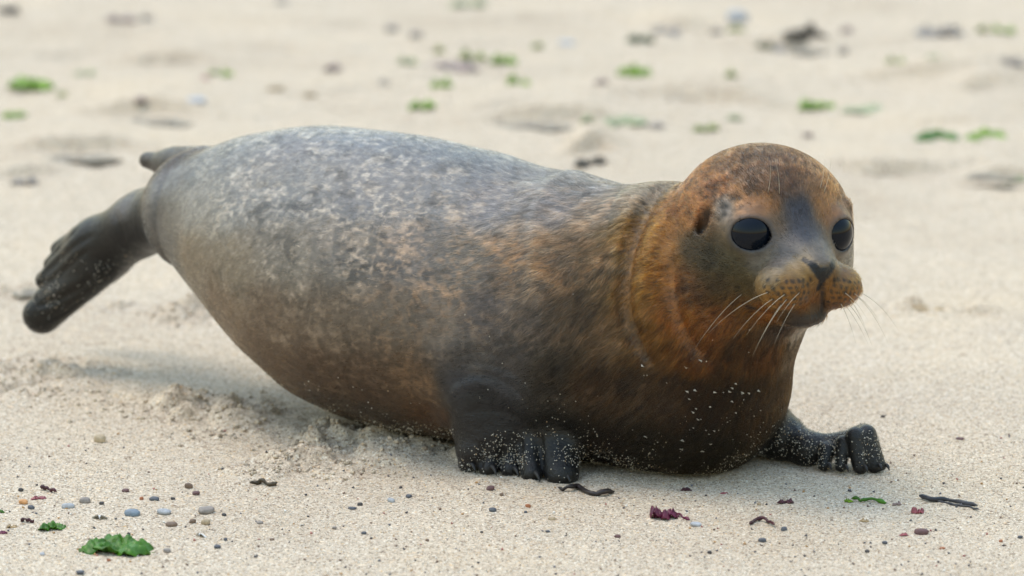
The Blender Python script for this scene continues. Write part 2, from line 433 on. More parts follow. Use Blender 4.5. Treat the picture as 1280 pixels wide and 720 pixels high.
def surface_nets(lo, hi, h):
    n = np.ceil((hi - lo) / h / 8).astype(int) * 8 + 1
    ax = [lo[i] + h * np.arange(n[i]) for i in range(3)]
    nb = (n - 1) // 8
    cx = [lo[i] + h * (np.arange(nb[i]) * 8 + 3.5) for i in range(3)]
    B = np.stack(np.meshgrid(*cx, indexing='ij'), -1).reshape(-1, 3)
    db = sdf(B).reshape(nb)
    vol = np.full(n, 1.0, np.float32)
    vol[:-1, :-1, :-1] = np.repeat(np.repeat(np.repeat(db, 8, 0), 8, 1), 8, 2)
    act = np.argwhere(np.abs(db) < 8 * h * 1.35)
    o = np.stack(np.meshgrid(*[np.arange(8)] * 3, indexing='ij'), -1).reshape(-1, 3)
    for i in range(0, len(act), 1500):
        ii = (act[i:i + 1500, None, :] * 8 + o[None]).reshape(-1, 3)
        vol[ii[:, 0], ii[:, 1], ii[:, 2]] = sdf(lo + ii * h)
    ins = vol < 0
    cnt = np.zeros(n - 1, np.uint8)
    for a in (0, 1):
        for b in (0, 1):
            for c in (0, 1): cnt += ins[a:n[0] - 1 + a, b:n[1] - 1 + b, c:n[2] - 1 + c]
    cells = np.argwhere((cnt > 0) & (cnt < 8))
    vid = np.full(n - 1, -1, np.int32); vid[cells[:, 0], cells[:, 1], cells[:, 2]] = np.arange(len(cells))
    corner = np.array([(a, b, c) for a in (0, 1) for b in (0, 1) for c in (0, 1)])
    val = np.stack([vol[tuple((cells + k).T)] for k in corner], 1)
    acc = np.zeros((len(cells), 3)); num = np.zeros(len(cells))
    for i in range(8):
        for j in range(i + 1, 8):
            if np.abs(corner[i] - corner[j]).sum() != 1: continue
            a, b = val[:, i], val[:, j]; m = (a < 0) != (b < 0)
            t = np.where(m, a / np.where(m, a - b, 1), 0)
            acc[m] += corner[i] + t[m, None] * (corner[j] - corner[i]); num[m] += 1
    V = lo + (cells + acc / num[:, None]) * h
    quads = []
    for ax_ in range(3):
        o1, o2 = (ax_ + 1) % 3, (ax_ + 2) % 3
        sl0 = [slice(None)] * 3; sl1 = [slice(None)] * 3; sl0[ax_] = slice(0, -1); sl1[ax_] = slice(1, None)
        a, b = ins[tuple(sl0)], ins[tuple(sl1)]
        for flip in (False, True):
            e = np.argwhere((a & ~b) if not flip else (~a & b))
            e = e[(e[:, o1] > 0) & (e[:, o2] > 0) & (e[:, o1] < n[o1] - 1) & (e[:, o2] < n[o2] - 1)]
            q = []
            for (p1, p2) in ((1, 1), (0, 1), (0, 0), (1, 0)):
                c = e.copy(); c[:, o1] -= p1; c[:, o2] -= p2; q.append(vid[c[:, 0], c[:, 1], c[:, 2]])
            q = np.stack(q, 1); quads.append(q if not flip else q[:, ::-1])
    return V, np.concatenate(quads)
lo = np.array([-.64, -1.11, -.02]); hi = np.array([.46, -.25, .375])
SV, SF = surface_nets(lo, hi, .0025)
SF = SF[np.all(SF >= 0, axis=1)]
def sgrad(P, e=.0012):
    g = np.stack([sdf(P + e * np.eye(3)[i]) - sdf(P - e * np.eye(3)[i]) for i in range(3)], 1); return g / (np.linalg.norm(g, axis=1)[:, None] + 1e-9)
def vert_normals(V, Q):
    fn_ = np.cross(V[Q[:, 2]] - V[Q[:, 0]], V[Q[:, 3]] - V[Q[:, 1]]); N = np.zeros_like(V)
    for c in range(4):
        for a in range(3): N[:, a] += np.bincount(Q[:, c], fn_[:, a], len(V))
    return N / (np.linalg.norm(N, axis=1)[:, None] + 1e-12)
SN = vert_normals(SV, SF)
SV = SV - SN * np.clip(sdf(SV), -.002, .002)[:, None]
SN = vert_normals(SV, SF)
print('seal mesh', len(SV), len(SF))
# ------------------------------------------------------------------ seal coat colours, some shade and highlights mixed in: control points on the skin (photo pixel, coat colour), spread over the body by distance
CP = [ # u, v, sRGB coat colour, mottle amount, mottle gold share
 # back and flank; upper left lightened, its silver highlight put into the colour
 (205,228,(104,102,102),.2,.1),(206,280,(98,92,86),.2,.1),
 (260,200,(96,94,93),.5,.1),(310,180,(97,96,97),.8,.1),(380,170,(99,98,101),.9,.1),(450,170,(97,98,103),.9,.1),(530,180,(88,88,92),.8,.1),(600,195,(85,86,89),.6,.1),(680,215,(82,81,83),.5,.2),(740,232,(82,79,78),.6,.4),
 (240,260,(114,109,104),.3,.1),(300,250,(110,107,104),.9,.2),(380,240,(100,99,99),1.,.2),(460,240,(95,95,98),1.,.2),(540,245,(90,91,94),1.,.3),(620,255,(87,87,92),.8,.3),(690,262,(79,78,81),.7,.5),(760,260,(74,68,62),.7,.7),(800,240,(92,82,70),.5,.8),
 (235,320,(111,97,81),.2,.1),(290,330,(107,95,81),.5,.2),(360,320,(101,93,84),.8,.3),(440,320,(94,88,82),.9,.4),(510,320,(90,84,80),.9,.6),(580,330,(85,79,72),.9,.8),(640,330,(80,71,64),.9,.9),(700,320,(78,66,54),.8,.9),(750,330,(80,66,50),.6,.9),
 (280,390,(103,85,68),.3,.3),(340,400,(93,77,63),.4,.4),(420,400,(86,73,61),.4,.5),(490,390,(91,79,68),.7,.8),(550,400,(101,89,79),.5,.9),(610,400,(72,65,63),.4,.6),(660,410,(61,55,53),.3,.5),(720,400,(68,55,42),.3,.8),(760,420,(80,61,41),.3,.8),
 (340,455,(76,59,44),.2,.4),(400,470,(64,48,35),.2,.5),(460,480,(63,48,36),.2,.6),(520,480,(76,59,44),.3,.8),(540,520,(64,43,26),.1,.8),(470,525,(51,40,30),.1,.3),(410,505,(54,42,32),.1,.3),  # lower flank: wet brown, with its shading put into the colour too
 # shoulder above the near flipper; hollow and underside carry painted shade
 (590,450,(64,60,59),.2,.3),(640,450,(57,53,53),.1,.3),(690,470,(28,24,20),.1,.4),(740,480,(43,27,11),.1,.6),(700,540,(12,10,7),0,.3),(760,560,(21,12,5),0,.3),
 # chest, its shade put into the colour, deepest low down
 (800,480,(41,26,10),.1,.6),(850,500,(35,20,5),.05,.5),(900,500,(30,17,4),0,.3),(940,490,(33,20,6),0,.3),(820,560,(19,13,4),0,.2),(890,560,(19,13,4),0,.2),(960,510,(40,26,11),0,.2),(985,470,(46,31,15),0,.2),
 # neck
 (800,300,(91,61,23),.3,.9),(795,370,(90,59,20),.2,.9),(810,430,(76,49,16),.2,.9),(830,300,(116,74,27),.2,.9),(832,350,(118,72,21),.1,.9),(850,400,(110,63,15),.1,.9),(880,440,(79,44,10),.1,.9),(860,360,(70,40,12),.1,.9),(895,410,(99,55,14),0,.9),(920,440,(52,31,10),0,.3),(960,450,(65,38,15),0,.2),(990,440,(60,48,36),0,.2),
 # head crown
 (850,250,(106,64,29),.3,.9),(870,215,(103,63,29),.4,.9),(910,195,(81,53,28),.5,.8),(950,190,(63,42,24),.4,.7),(1000,205,(84,55,30),.3,.7),(1040,235,(123,81,44),.2,.8),(900,235,(99,59,28),.3,.8),(950,220,(68,46,29),.3,.7),(985,235,(70,48,32),.1,.5),
 # face
 (930,258,(123,82,47),.1,.6),(960,258,(126,86,50),.1,.6),(965,280,(86,69,51),0,.5),(1000,262,(45,45,54),0,.1),(1000,290,(47,47,53),0,.1),(985,315,(60,59,61),0,.1),(1030,258,(121,82,47),.1,.6),(1040,318,(91,85,80),0,.1),(1062,320,(104,95,85),0,.1),(1063,255,(105,78,57),.1,.5),
 (885,268,(104,66,38),0,.3),(868,270,(134,86,46),.1,.8),(905,262,(108,103,103),0,.1),(870,305,(47,38,24),0,.2),(890,325,(43,37,24),0,.2),(915,330,(62,54,35),0,.1),(945,325,(88,82,75),0,.1),(970,330,(69,66,66),0,.1),(900,360,(52,39,21),0,.5),(930,355,(70,57,30),0,.5),(960,348,(100,84,62),0,.3),
 (925,380,(79,51,18),0,.7),(905,395,(90,51,14),0,.9),
 # whisker pads and muzzle
 (960,375,(126,81,26),0,.2),(985,365,(126,83,29),0,.2),(1005,360,(100,63,21),0,.2),(985,385,(117,71,18),0,.2),(960,390,(105,61,17),0,.2),(1010,380,(104,59,15),0,.2),(1000,338,(124,98,60),0,.2),(1048,338,(87,63,36),0,.2),(1045,362,(111,69,20),0,.2),(1066,370,(117,68,15),0,.2),(1050,385,(86,47,10),0,.2),
 (1027,320,(88,80,72),0,.1),
 (1012,405,(62,52,48),0,.1),(1000,414,(140,130,122),0,.1),(975,412,(52,40,32),0,.1),
 # flippers
 (948,360,(109,84,47),0,.2),(1062,352,(118,88,46),0,.2),
 (585,478,(47,47,52),0,0),(630,482,(48,48,52),0,0),(200,268,(78,74,72),.1,0),(1020,399,(34,26,22),0,0),(1000,403,(36,28,24),0,0),(1045,399,(34,24,18),0,0),
 (600,500,(18,18,21),0,0),(620,530,(17,17,21),0,0),(590,570,(27,24,25),0,0),(640,570,(16,15,17),0,0),(700,575,(11,11,12),0,0),
 (1000,545,(30,28,30),0,0),(985,560,(10,8,5),0,0),(1040,570,(12,12,12),0,0),(1080,545,(21,20,20),0,0),(1090,575,(15,13,13),0,0),
 (172,280,(21,20,21),0,0),(155,290,(18,17,18),0,0),(150,265,(89,85,85),0,0),(120,290,(28,26,24),0,0),(90,310,(31,28,25),0,0),(80,360,(28,24,20),0,0),(60,395,(19,17,15),0,0),(110,360,(20,17,15),0,0),(140,330,(15,13,13),0,0),  # hind flipper; the pale point at its top is a painted highlight
 (190,198,(67,61,56),0,0),(215,200,(52,44,41),0,0)]
cpp, ok = trace([(c[0], c[1]) for c in CP])
cpc = np.array([lin(c[2]) for c in CP]); cpm = np.array([(c[3], c[4]) for c in CP])
cpp, cpc, cpm = cpp[ok], cpc[ok], cpm[ok]
# the far side of the body wears the same coat: mirror the trunk points through the body's middle plane, and the head's through the head's
def mirror_body(p): q = p[:, :2] - AX; l = q @ LT; out = p.copy(); out[:, :2] -= 2 * np.outer(l, LT); return out
ctrl_p = np.concatenate([cpp, mirror_body(cpp)[:46]]); ctrl_c = np.concatenate([cpc, cpc[:46]]); ctrl_m = np.concatenate([cpm, cpm[:46]])
FLOW = np.array([DV[0], DV[1], -1.15]); FLOW /= np.linalg.norm(FLOW)
_f1 = np.cross(FLOW, [0, 0, 1.]); _f1 /= np.linalg.norm(_f1); _f2 = np.cross(FLOW, _f1)
def streak(P):
    Q = P + .004 * (np.stack([fbm(P * 50, 2, k) for k in (141, 142, 143)], 1) - .5)
    return fbm(np.stack([Q @ FLOW * 75, Q @ _f1 * 430, Q @ _f2 * 430], 1), 2, 145)
def coat(P):
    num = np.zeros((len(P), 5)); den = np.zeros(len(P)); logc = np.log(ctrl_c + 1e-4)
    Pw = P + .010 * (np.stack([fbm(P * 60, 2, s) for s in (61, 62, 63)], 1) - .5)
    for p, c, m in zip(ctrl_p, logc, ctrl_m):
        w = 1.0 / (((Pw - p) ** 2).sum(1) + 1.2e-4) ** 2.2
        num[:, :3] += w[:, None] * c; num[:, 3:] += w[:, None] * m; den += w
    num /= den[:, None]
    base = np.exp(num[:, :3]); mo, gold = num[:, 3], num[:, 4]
    # pale broken rings and flecks over darker ground, stretched along the body
    s = (P[:, :2] - AX) @ DV; l = (P[:, :2] - AX) @ LT
    Q = np.stack([s, l, P[:, 2]], 1); Q = Q + .010 * (np.stack([fbm(Q * 45, 2, k) for k in (71, 72, 73)], 1) - .5)
    n1 = vnoise(Q * [90, 115, 115], 81); rid = smooth(.70, .95, 1 - np.abs(2 * n1 - 1))
    n2 = fbm(Q * [26, 32, 32], 2, 85); blot = smooth(.38, .62, n2)
    fleck = smooth(.60, .80, fbm(Q * [190, 240, 240], 2, 89))
    lightv = np.clip(rid * blot * .40 + fleck * .45 + (.35 + .65 * blot) * smooth(.53, .70, fbm(Q * [150, 210, 210], 3, 87)) * .80, 0, 1) * mo
    dark = smooth(.56, .76, fbm(Q * [48, 62, 62], 2, 95)) * mo
    pale = lin((196, 189, 176)) * (1 - gold[:, None]) + lin((178, 126, 76)) * gold[:, None]
    c = base * (1 - .48 * dark[:, None])
    c = c * (1 - .66 * lightv[:, None]) + pale * .66 * lightv[:, None]
    c *= (.62 + .72 * fbm(Q * 230, 2, 99))[:, None]
    # coat lies in streaks on neck and shoulder, peppered on the crown
    hd_ = np.linalg.norm(P - Hc, axis=1); neck = smooth(.09, .125, hd_) * smooth(.34, .17, hd_) * smooth(.085, .055, ((P - Hc) @ HM.T)[:, 1])
    c *= (1 + neck * (1.7 * (streak(P) - .5)))[:, None].clip(.25, 2)
    hq = (P - Hc) @ HM.T; crown = smooth(-.01, .03, hq[:, 2]) * smooth(.085, .05, hq[:, 1]) * smooth(.13, .11, hd_)
    c *= (1 + crown * 2.6 * (fbm(P * [230, 230, 230], 2, 131) - .52))[:, None].clip(.25, 2)
    return c
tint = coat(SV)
H = (SV - Hc) @ HM.T                                        # head coordinates right, forward, up
def stain(mask, c): 
    global tint
    tint = tint * (1 - mask[:, None]) + np.asarray(c) * mask[:, None]
black = np.array((.0045, .0042, .005))
# dark skin: nostrils, philtrum, lips, lids; ear opening stained dark inside
for s in (1, -1):
    a, m_, b = HW(s * .0205, .1370, -.0065), HW(s * .0105, .143, -.0145), HW(s * .0012, .144, -.0300)
    F2 = np.stack([H[:, 0], np.zeros(len(H)), H[:, 2]], 1); dd = np.full(len(H), 1.)
    for (x0, z0, w0, x1, z1, w1) in [(.0190, -.0075, .0018, .0115, -.0125, .0036), (.0120, -.0120, .0036, .0030, -.0220, .0050), (0, -.0190, .0050, 0, -.0380, .0022)]:
        dd = np.minimum(dd, cone(F2, (s * x0, 0, z0), (s * x1, 0, z1), w0, w1))
    stain(smooth(.0012, -.0008, dd) * (H[:, 1] > .1255), black)
    e = cone(SV, *EAR[s], .0088, .0064); stain(.94 * smooth(.002, -.002, e), lin((30, 20, 14)))
(ca, na), (cb, nb_) = EYES
for (c, n) in EYES:
    q = SV - c; hh = q @ n; rr = np.linalg.norm(q - np.outer(hh, n), axis=1)
    hx = np.cross(n, hu); hx /= np.linalg.norm(hx); vx = np.cross(hx, n); rr = np.sqrt((q @ hx) ** 2 + ((q @ vx + .0008) / .82) ** 2)
    inn = -1.0 if hx @ (Hc + hf * .09 - c) < 0 else 1.0
    dk = cone(SV, c + n * .0155 + hx * inn * .017 - vx * .003, c + n * .0160 + hx * inn * .0255 - vx * .0065, .0056, .0032)
    stain(.92 * np.maximum(smooth(.0220, .0199, rr), smooth(.0015, -.001, dk)) * (hh > 0), np.array((.016, .018, .026)))  # bluish lid rim, its wet reflection put into the colour
    stain(.65 * smooth(.0285, .0222, rr) * (hh > 0), np.array((.045, .040, .040)))
for (pts, dep, wid, a, b) in CREASES[9:11]:
    dd = np.min([np.linalg.norm(SV - p, axis=1) for p in pts], axis=0); stain(.92 * smooth(.0040, .0018, dd), np.array((.008, .006, .006)))
# rows of dark whisker roots on the pads and brows
rng = np.random.default_rng(4)
rk = [(s, row, k) for s in (1, -1) for row in range(5) for k in range(7)]
rp = np.array([HW(s * (.013 + .0068 * k + .003 * (row % 2) + rng.normal(0, .0006)), .166, -.0275 - .0062 * row - .0006 * k + rng.normal(0, .0006)) for (s, row, k) in rk])
for _ in range(60): rp = rp - hf * np.clip(sdf(rp) * .7, -.004, .004)[:, None]     # slide back to the skin
ROOTS = [(s, row, k, p) for (s, row, k), p in zip(rk, rp)]
BROW, _ = trace([(960, 240), (968, 236), (966, 246), (974, 242), (1018, 238), (1025, 235), (1023, 243), (1030, 240)])
hm = np.linalg.norm(SV - Hc, axis=1) < .2; hidx = np.where(hm)[0]; HV = SV[hidx]; md = np.zeros(len(hidx))
for p in rp: md = np.maximum(md, .9 * smooth(.0029, .0015, np.linalg.norm(HV - p, axis=1)))
for p in BROW: md = np.maximum(md, .55 * smooth(.0030, .0012, np.linalg.norm(HV - p, axis=1)))
full = np.zeros(len(SV)); full[hidx] = md; stain(full, np.array((.012, .009, .006)))
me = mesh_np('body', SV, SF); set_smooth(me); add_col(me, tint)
# bare wet skin on the flippers, nose
fl = np.zeros(len(SV))
for fn, k, (l0, h0) in PARTS[1:]:
    m = np.all((SV > l0) & (SV < h0), axis=1); fl[m] = np.maximum(fl[m], smooth(.016, -.001, np.abs(fn(SV[m]))))
behind = smooth(-.375, -.402, SV[:, 0]); fl = np.where(SV[:, 0] < -.3, fl * behind, fl)
for s in (1, -1):
    fl = np.maximum(fl, smooth(.014, .006, np.linalg.norm(SV - HW(s * .008, .141, -.0165), axis=1)))
aw = me.attributes.new('bare', 'FLOAT', 'POINT'); aw.data.foreach_set('value', fl.astype(np.float32))
mb = Mat('seal_coat')
at = mb.node('Attribute', attribute_name='tint'); ab = mb.node('Attribute', attribute_name='bare')
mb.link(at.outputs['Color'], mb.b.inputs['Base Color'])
mp = mb.node('Mapping'); mp.inputs['Rotation'].default_value = (0, R(-25), R(33)); mp.inputs['Scale'].default_value = (120, 700, 700); mb.link(mb.obj_coord(), mp.inputs['Vector'])
fibre = mb.noise(1.0, 3, .6, mp.outputs[0])
wr = mb.noise(150, 5, .7); wrb = mb.math('MULTIPLY', wr, ab.outputs['Fac'])
mb.link(mb.bump(wrb, .0026, .8, mb.bump(fibre, .0011, .55)), mb.b.inputs['Normal'])
rg = mb.node('MapRange'); rg.inputs['To Min'].default_value = .40; rg.inputs['To Max'].default_value = .28; mb.link(ab.outputs['Fac'], rg.inputs['Value']); mb.link(rg.outputs[0], mb.b.inputs['Roughness'])
mb.b.inputs['Specular IOR Level'].default_value = .36
mb.b.inputs['Sheen Weight'].default_value = .03; mb.b.inputs['Sheen Roughness'].default_value = .35
seal = bpy.data.objects.new('seal', None); col.objects.link(seal); seal.location = (AX[0] - .25, AX[1] + .16, 0)
tag(seal, 'young spotted seal with grey back and golden brown head lying on the sand', 'seal')
bpy.context.view_layer.update()
inv = np.array(seal.location)
def part(name, me_, mat, loc=(0, 0, 0), label=None, kind=None):
    o = obj(name, me_, mat, seal); o.location = Vector(loc) - seal.location
    if label: o['label'] = label
    if kind: o['kind'] = kind
    return o
part('body', me, mb.m)
# eyes
me_mat = Mat('eye'); me_mat.b.inputs['Base Color'].default_value = (.003, .005, .010, 1); me_mat.b.inputs['Roughness'].default_value = .04; me_mat.b.inputs['Specular IOR Level'].default_value = .20
import bmesh
for (c, n) in EYES:
    bm = bmesh.new(); bmesh.ops.create_uvsphere(bm, u_segments=48, v_segments=32, radius=EYE_R)
    m_ = bpy.data.meshes.new('eye'); bm.to_mesh(m_); bm.free(); set_smooth(m_); part('eye', m_, me_mat.m, c)
# whiskers, each a tapering curved bristle
def tube(pts, rad, ns=6):
    pts = np.asarray(pts); n = len(pts); T = np.gradient(pts, axis=0); T /= np.linalg.norm(T, axis=1)[:, None]
    a = np.cross(T, [.2, .3, .93]); a /= np.linalg.norm(a, axis=1)[:, None]; b = np.cross(T, a); th = np.linspace(0, 2 * np.pi, ns, endpoint=False)
    V = pts[:, None, :] + np.asarray(rad)[:, None, None] * (np.cos(th)[None, :, None] * a[:, None] + np.sin(th)[None, :, None] * b[:, None])
    V = np.concatenate([V.reshape(-1, 3), pts[:1], pts[-1:]]); F_ = []
    for i in range(n - 1):
        for j in range(ns): k = (j + 1) % ns; F_.append((i * ns + j, i * ns + k, (i + 1) * ns + k, (i + 1) * ns + j))
    for j in range(ns): k = (j + 1) % ns; F_.append((n * ns, k, j, j)); F_.append((n * ns + 1, (n - 1) * ns + j, (n - 1) * ns + k, (n - 1) * ns + k))
    m_ = bpy.data.meshes.new('tube'); m_.from_pydata(V.tolist(), [], [tuple(dict.fromkeys(f)) for f in F_]); set_smooth(m_); return m_
mw = Mat('whisker'); mw.b.inputs['Base Color'].default_value = (.42, .37, .29, 1); mw.b.inputs['Roughness'].default_value = .35
def whisker(p, d0, length, droop, r0):
    t = np.linspace(0, 1, 12)[:, None]; d0 = d0 / np.linalg.norm(d0)
    pts = p + d0 * length * t + droop * length * t ** 2 - hf * length * .10 * t ** 2
    m_ = tube(pts - p, r0 * (1 - .85 * t[:, 0])); part('whisker', m_, mw.m, p)
rn_ = sgrad(rp)
for (s, row, k, p) in ROOTS:
    if row < 2 or k in (0, 1) or (row + k) % 2: continue
    nrm = rn_[rk.index((s, row, k))]
    d0 = hr * s * (.55 + .12 * k) + hf * (.25 - .10 * k) - hu * (.25 + .16 * row) + nrm * .3 + rng.normal(0, .07, 3)
    whisker(p, d0, .024 + .0055 * k * rng.uniform(.6, 1.2), np.array([0, 0, -.38]), .00030)
for p in (BROW[0], BROW[3], BROW[5], BROW[7]):
    d0 = sgrad(p[None])[0] * .6 + hu * 1.0 + rng.normal(0, .12, 3); whisker(p, d0, rng.uniform(.028, .042), np.array([-.1, 0, .05]), .00028)
# claws on the front flippers
mc = Mat('claw'); mc.b.inputs['Base Color'].default_value = (.008, .007, .007, 1); mc.b.inputs['Roughness'].default_value = .6
for P_ in (NT_P, FT_P):
    for p in P_:
        q = p + np.array([.004, -.010, .004]); t = np.linspace(0, 1, 7)[:, None]
        cs = 1.0 if P_ is NT_P else .6
        pts = q + np.array([.005, -.0120, .002]) * cs * t + np.array([0, 0, -.009]) * cs * t ** 2
        pts[:, 2] = np.maximum(pts[:, 2], .001)
        part('claw', tube(pts - q, (.0027 if cs == 1 else .0022) * (1 - .85 * t[:, 0] ** 2), 8), mc.m, q)

# fur: short lying guard hairs
tri = np.concatenate([SF[:, [0, 1, 2]], SF[:, [0, 2, 3]]])
A_ = SV[tri[:, 0]]; B_ = SV[tri[:, 1]]; C_ = SV[tri[:, 2]]
area = np.linalg.norm(np.cross(B_ - A_, C_ - A_), axis=1) / 2; cen = (A_ + B_ + C_) / 3
hd = np.linalg.norm((cen - Hc), axis=1); tb = fl[tri[:, 0]]
hc_ = (cen - Hc) @ HM.T
muzz = smooth(.070, .110, hc_[:, 1]) * smooth(.11, .09, np.abs(hc_[:, 2] + .03)) * (hd < .19)
dens = 1.0 * smooth(.34, .16, hd) + .34
dens *= (1 - np.clip(tb * 1.5, 0, 1)) * (1 - .93 * muzz)
for (c, n) in EYES: dens *= smooth(.028, .042, np.linalg.norm(cen - c, axis=1))
dens *= (cen[:, 2] > .008)
NH = 220000
pr = area * dens; pr /= pr.sum()
rng = np.random.default_rng(8)
ti = rng.choice(len(tri), NH, p=pr)
u_, v_ = rng.random(NH), rng.random(NH); sw = u_ + v_ > 1; u_[sw] = 1 - u_[sw]; v_[sw] = 1 - v_[sw]
root = A_[ti] * (1 - u_ - v_)[:, None] + B_[ti] * u_[:, None] + C_[ti] * v_[:, None]
nrm = SN[tri[ti, 0]]; hdist = hd[ti]
fb = np.tile(np.array([DV[0], DV[1], -.30]), (NH, 1))
fb[:, 2] -= .9 * smooth(.36, .16, hdist)                       # on the neck it also sweeps down
nose = HW(0, .14, -.02); fh = root - nose; fh /= np.linalg.norm(fh, axis=1)[:, None]
wh = smooth(.17, .10, hdist)[:, None]; flow = fb / np.linalg.norm(fb, axis=1)[:, None] * (1 - wh) + fh * wh
cl = np.stack([fbm(root * 55, 2, s) for s in (201, 202, 203)], 1) - .5
flow = flow + .9 * cl + rng.normal(0, .14, (NH, 3))
flow -= nrm * (flow * nrm).sum(1)[:, None]; flow /= np.linalg.norm(flow, axis=1)[:, None] + 1e-9
L = (.0050 + .0055 * smooth(.09, .17, hdist) * smooth(.40, .22, hdist)) * rng.uniform(.7, 1.3, NH)
t = np.array([0, .33, .67, 1.0])
lift = .20
pts = root[:, None, :] + flow[:, None, :] * (L[:, None] * t)[..., None] + nrm[:, None, :] * (L[:, None] * lift * (t - .55 * t ** 2))[..., None]
pts[:, 0] -= nrm * .0004
hcol = tint[tri[ti, 0]] * np.array([1.05, .98, .88]); tone = rng.lognormal(0, .42, NH) * (1 + 1.5 * (streak(root) - .48)).clip(.3, 2.2)
hcol = hcol * tone[:, None] * .8
cu = bpy.data.hair_curves.new('fur'); cu.add_curves([4] * NH)
cu.position_data.foreach_set('vector', (pts - inv).astype(np.float32).ravel())
ra = cu.attributes.get('radius') or cu.attributes.new('radius', 'FLOAT', 'POINT')
ra.data.foreach_set('value', np.tile(np.array([.00016, .00015, .00012, .00003], np.float32), NH))
ca_ = cu.attributes.new('hair_tint', 'FLOAT_COLOR', 'CURVE'); ca_.data.foreach_set('color', np.concatenate([hcol, np.ones((NH, 1))], 1).astype(np.float32).ravel())
mf = Mat('fur'); hn = mf.node('BsdfHairPrincipled'); hn.parametrization = 'COLOR'; hn.inputs['IOR'].default_value = 1.33; hn.inputs['Roughness'].default_value = .42; hn.inputs['Radial Roughness'].default_value = .5
ah = mf.node('Attribute', attribute_name='hair_tint'); mf.link(ah.outputs['Color'], hn.inputs['Color']); mf.link(hn.outputs[0], mf.out.inputs['Surface'])
cu.materials.append(mf.m)
fur = bpy.data.objects.new('fur', cu); col.objects.link(fur); fur.parent = seal; fur['kind'] = 'stuff'
# damp sand grains stuck to the skin
tcen = cen; tz = cen[:, 2]; rng = np.random.default_rng(21)
gw = 2.2 * smooth(.050, .012, tz) * (1 - .6 * (tb > .5)) + .35 * smooth(.10, .04, tz) * (tb < .5)
gw += 1.5 * (tb > .5) * smooth(.075, .03, tz) + 3.0 * (tb > .5) * (tcen[:, 0] < -.40) * smooth(.16, .08, tz)
gw += .05 * smooth(.22, .05, tz) * (hd < .35)
gw *= smooth(.42, .68, fbm(tcen * 34, 3, 401)) + .06
def grains_mesh(name, P, size, cols, nrm=None, stretch=None):
    n = len(P); base = np.array([(1, 1, 1), (-1, -1, 1), (-1, 1, -1), (1, -1, -1)], float) / 1.732
    q = rng.normal(size=(n, 4)); q /= np.linalg.norm(q, axis=1)[:, None]; w, x, y, z = q.T
    M = np.stack([1 - 2 * (y * y + z * z), 2 * (x * y - z * w), 2 * (x * z + y * w), 2 * (x * y + z * w), 1 - 2 * (x * x + z * z), 2 * (y * z - x * w), 2 * (x * z - y * w), 2 * (y * z + x * w), 1 - 2 * (x * x + y * y)], 1).reshape(n, 3, 3)
    V = np.einsum('nij,kj->nki', M, base) * size[:, None, None]
    if stretch is not None: V = V + stretch[:, None, :] * (V @ stretch[:, :, None]) * 1.3
    V = V + P[:, None, :]
    F_ = (np.arange(n)[:, None, None] * 4 + np.array([(0, 1, 2), (0, 3, 1), (0, 2, 3), (1, 3, 2)])[None]).reshape(-1, 3)
    m_ = mesh_np(name, V.reshape(-1, 3), F_, 3); add_col(m_, np.repeat(cols, 4, 0)); return m_
PAL = np.array([(.55, .49, .40), (.66, .60, .50), (.46, .38, .28), (.74, .70, .62), (.55, .38, .22), (.30, .25, .20)])
mg = Mat('sand_grain'); ag = mg.node('Attribute', attribute_name='tint'); mg.link(ag.outputs['Color'], mg.b.inputs['Base Color']); mg.b.inputs['Roughness'].default_value = .6
ng = 15000; k = rng.choice(len(tri), ng, p=area * gw / (area * gw).sum())
gp = cen[k] + SN[tri[k, 0]] * .0004 + rng.normal(0, .0008, (ng, 3))
part('clinging_sand', grains_mesh('clinging_sand', gp - inv, rng.uniform(.0004, .0011, ng), PAL[rng.choice(6, ng, p=[.3, .3, .15, .15, .05, .05])]), mg.m, inv, kind='stuff')
# wet pale flecks on the chest
uv = np.stack([rng.normal(885, 45, 40), rng.normal(512, 36, 40)], 1); fp, okf = trace(uv); fp = fp[okf]; fn_ = sgrad(fp)
st = np.tile(np.array([.80, -.3, -.45]), (len(fp), 1)); st -= fn_ * (st * fn_).sum(1)[:, None]; st /= np.linalg.norm(st, axis=1)[:, None]
part('water_fleck', grains_mesh('water_fleck', fp + fn_ * .0008 - inv, rng.uniform(.0006, .0016, len(fp)), np.tile((.42, .39, .34), (len(fp), 1)), None, st), mg.m, inv, kind='stuff')

# =================================================================== LOOSE SAND GRAINS AND GRIT
n = 60000; gx = rng.uniform(-.66, .66, n); gy = rng.uniform(-1.42, -.45, n); ggz = ground_z(gx, gy)
gs = rng.uniform(.0004, .0010, n)
tag(obj('sand_grains', grains_mesh('sand_grains', np.stack([gx, gy, ggz + gs * .3], 1), gs, PAL[rng.choice(6, n, p=[.28, .27, .17, .13, .06, .09])]), mg.m), 'loose coarse sand grains lying all over the beach', 'sand', kind='stuff')
n = 700; gx = rng.uniform(-.62, .62, n); gy = -1.38 + .62 * rng.random(n) ** 1.7; ggz = ground_z(gx, gy)
gs = rng.uniform(.0010, .0024, n)
GRIT = np.array([(.06, .055, .06), (.16, .10, .07), (.34, .12, .10), (.42, .24, .10), (.70, .66, .60), (.12, .12, .14)])
tag(obj('shell_grit', grains_mesh('shell_grit', np.stack([gx, gy, ggz + gs * .3], 1), gs, GRIT[rng.choice(6, n, p=[.32, .22, .08, .10, .14, .14])]), mg.m), 'tiny dark and coloured specks of stone and shell scattered in the sand', 'grit', kind='stuff')
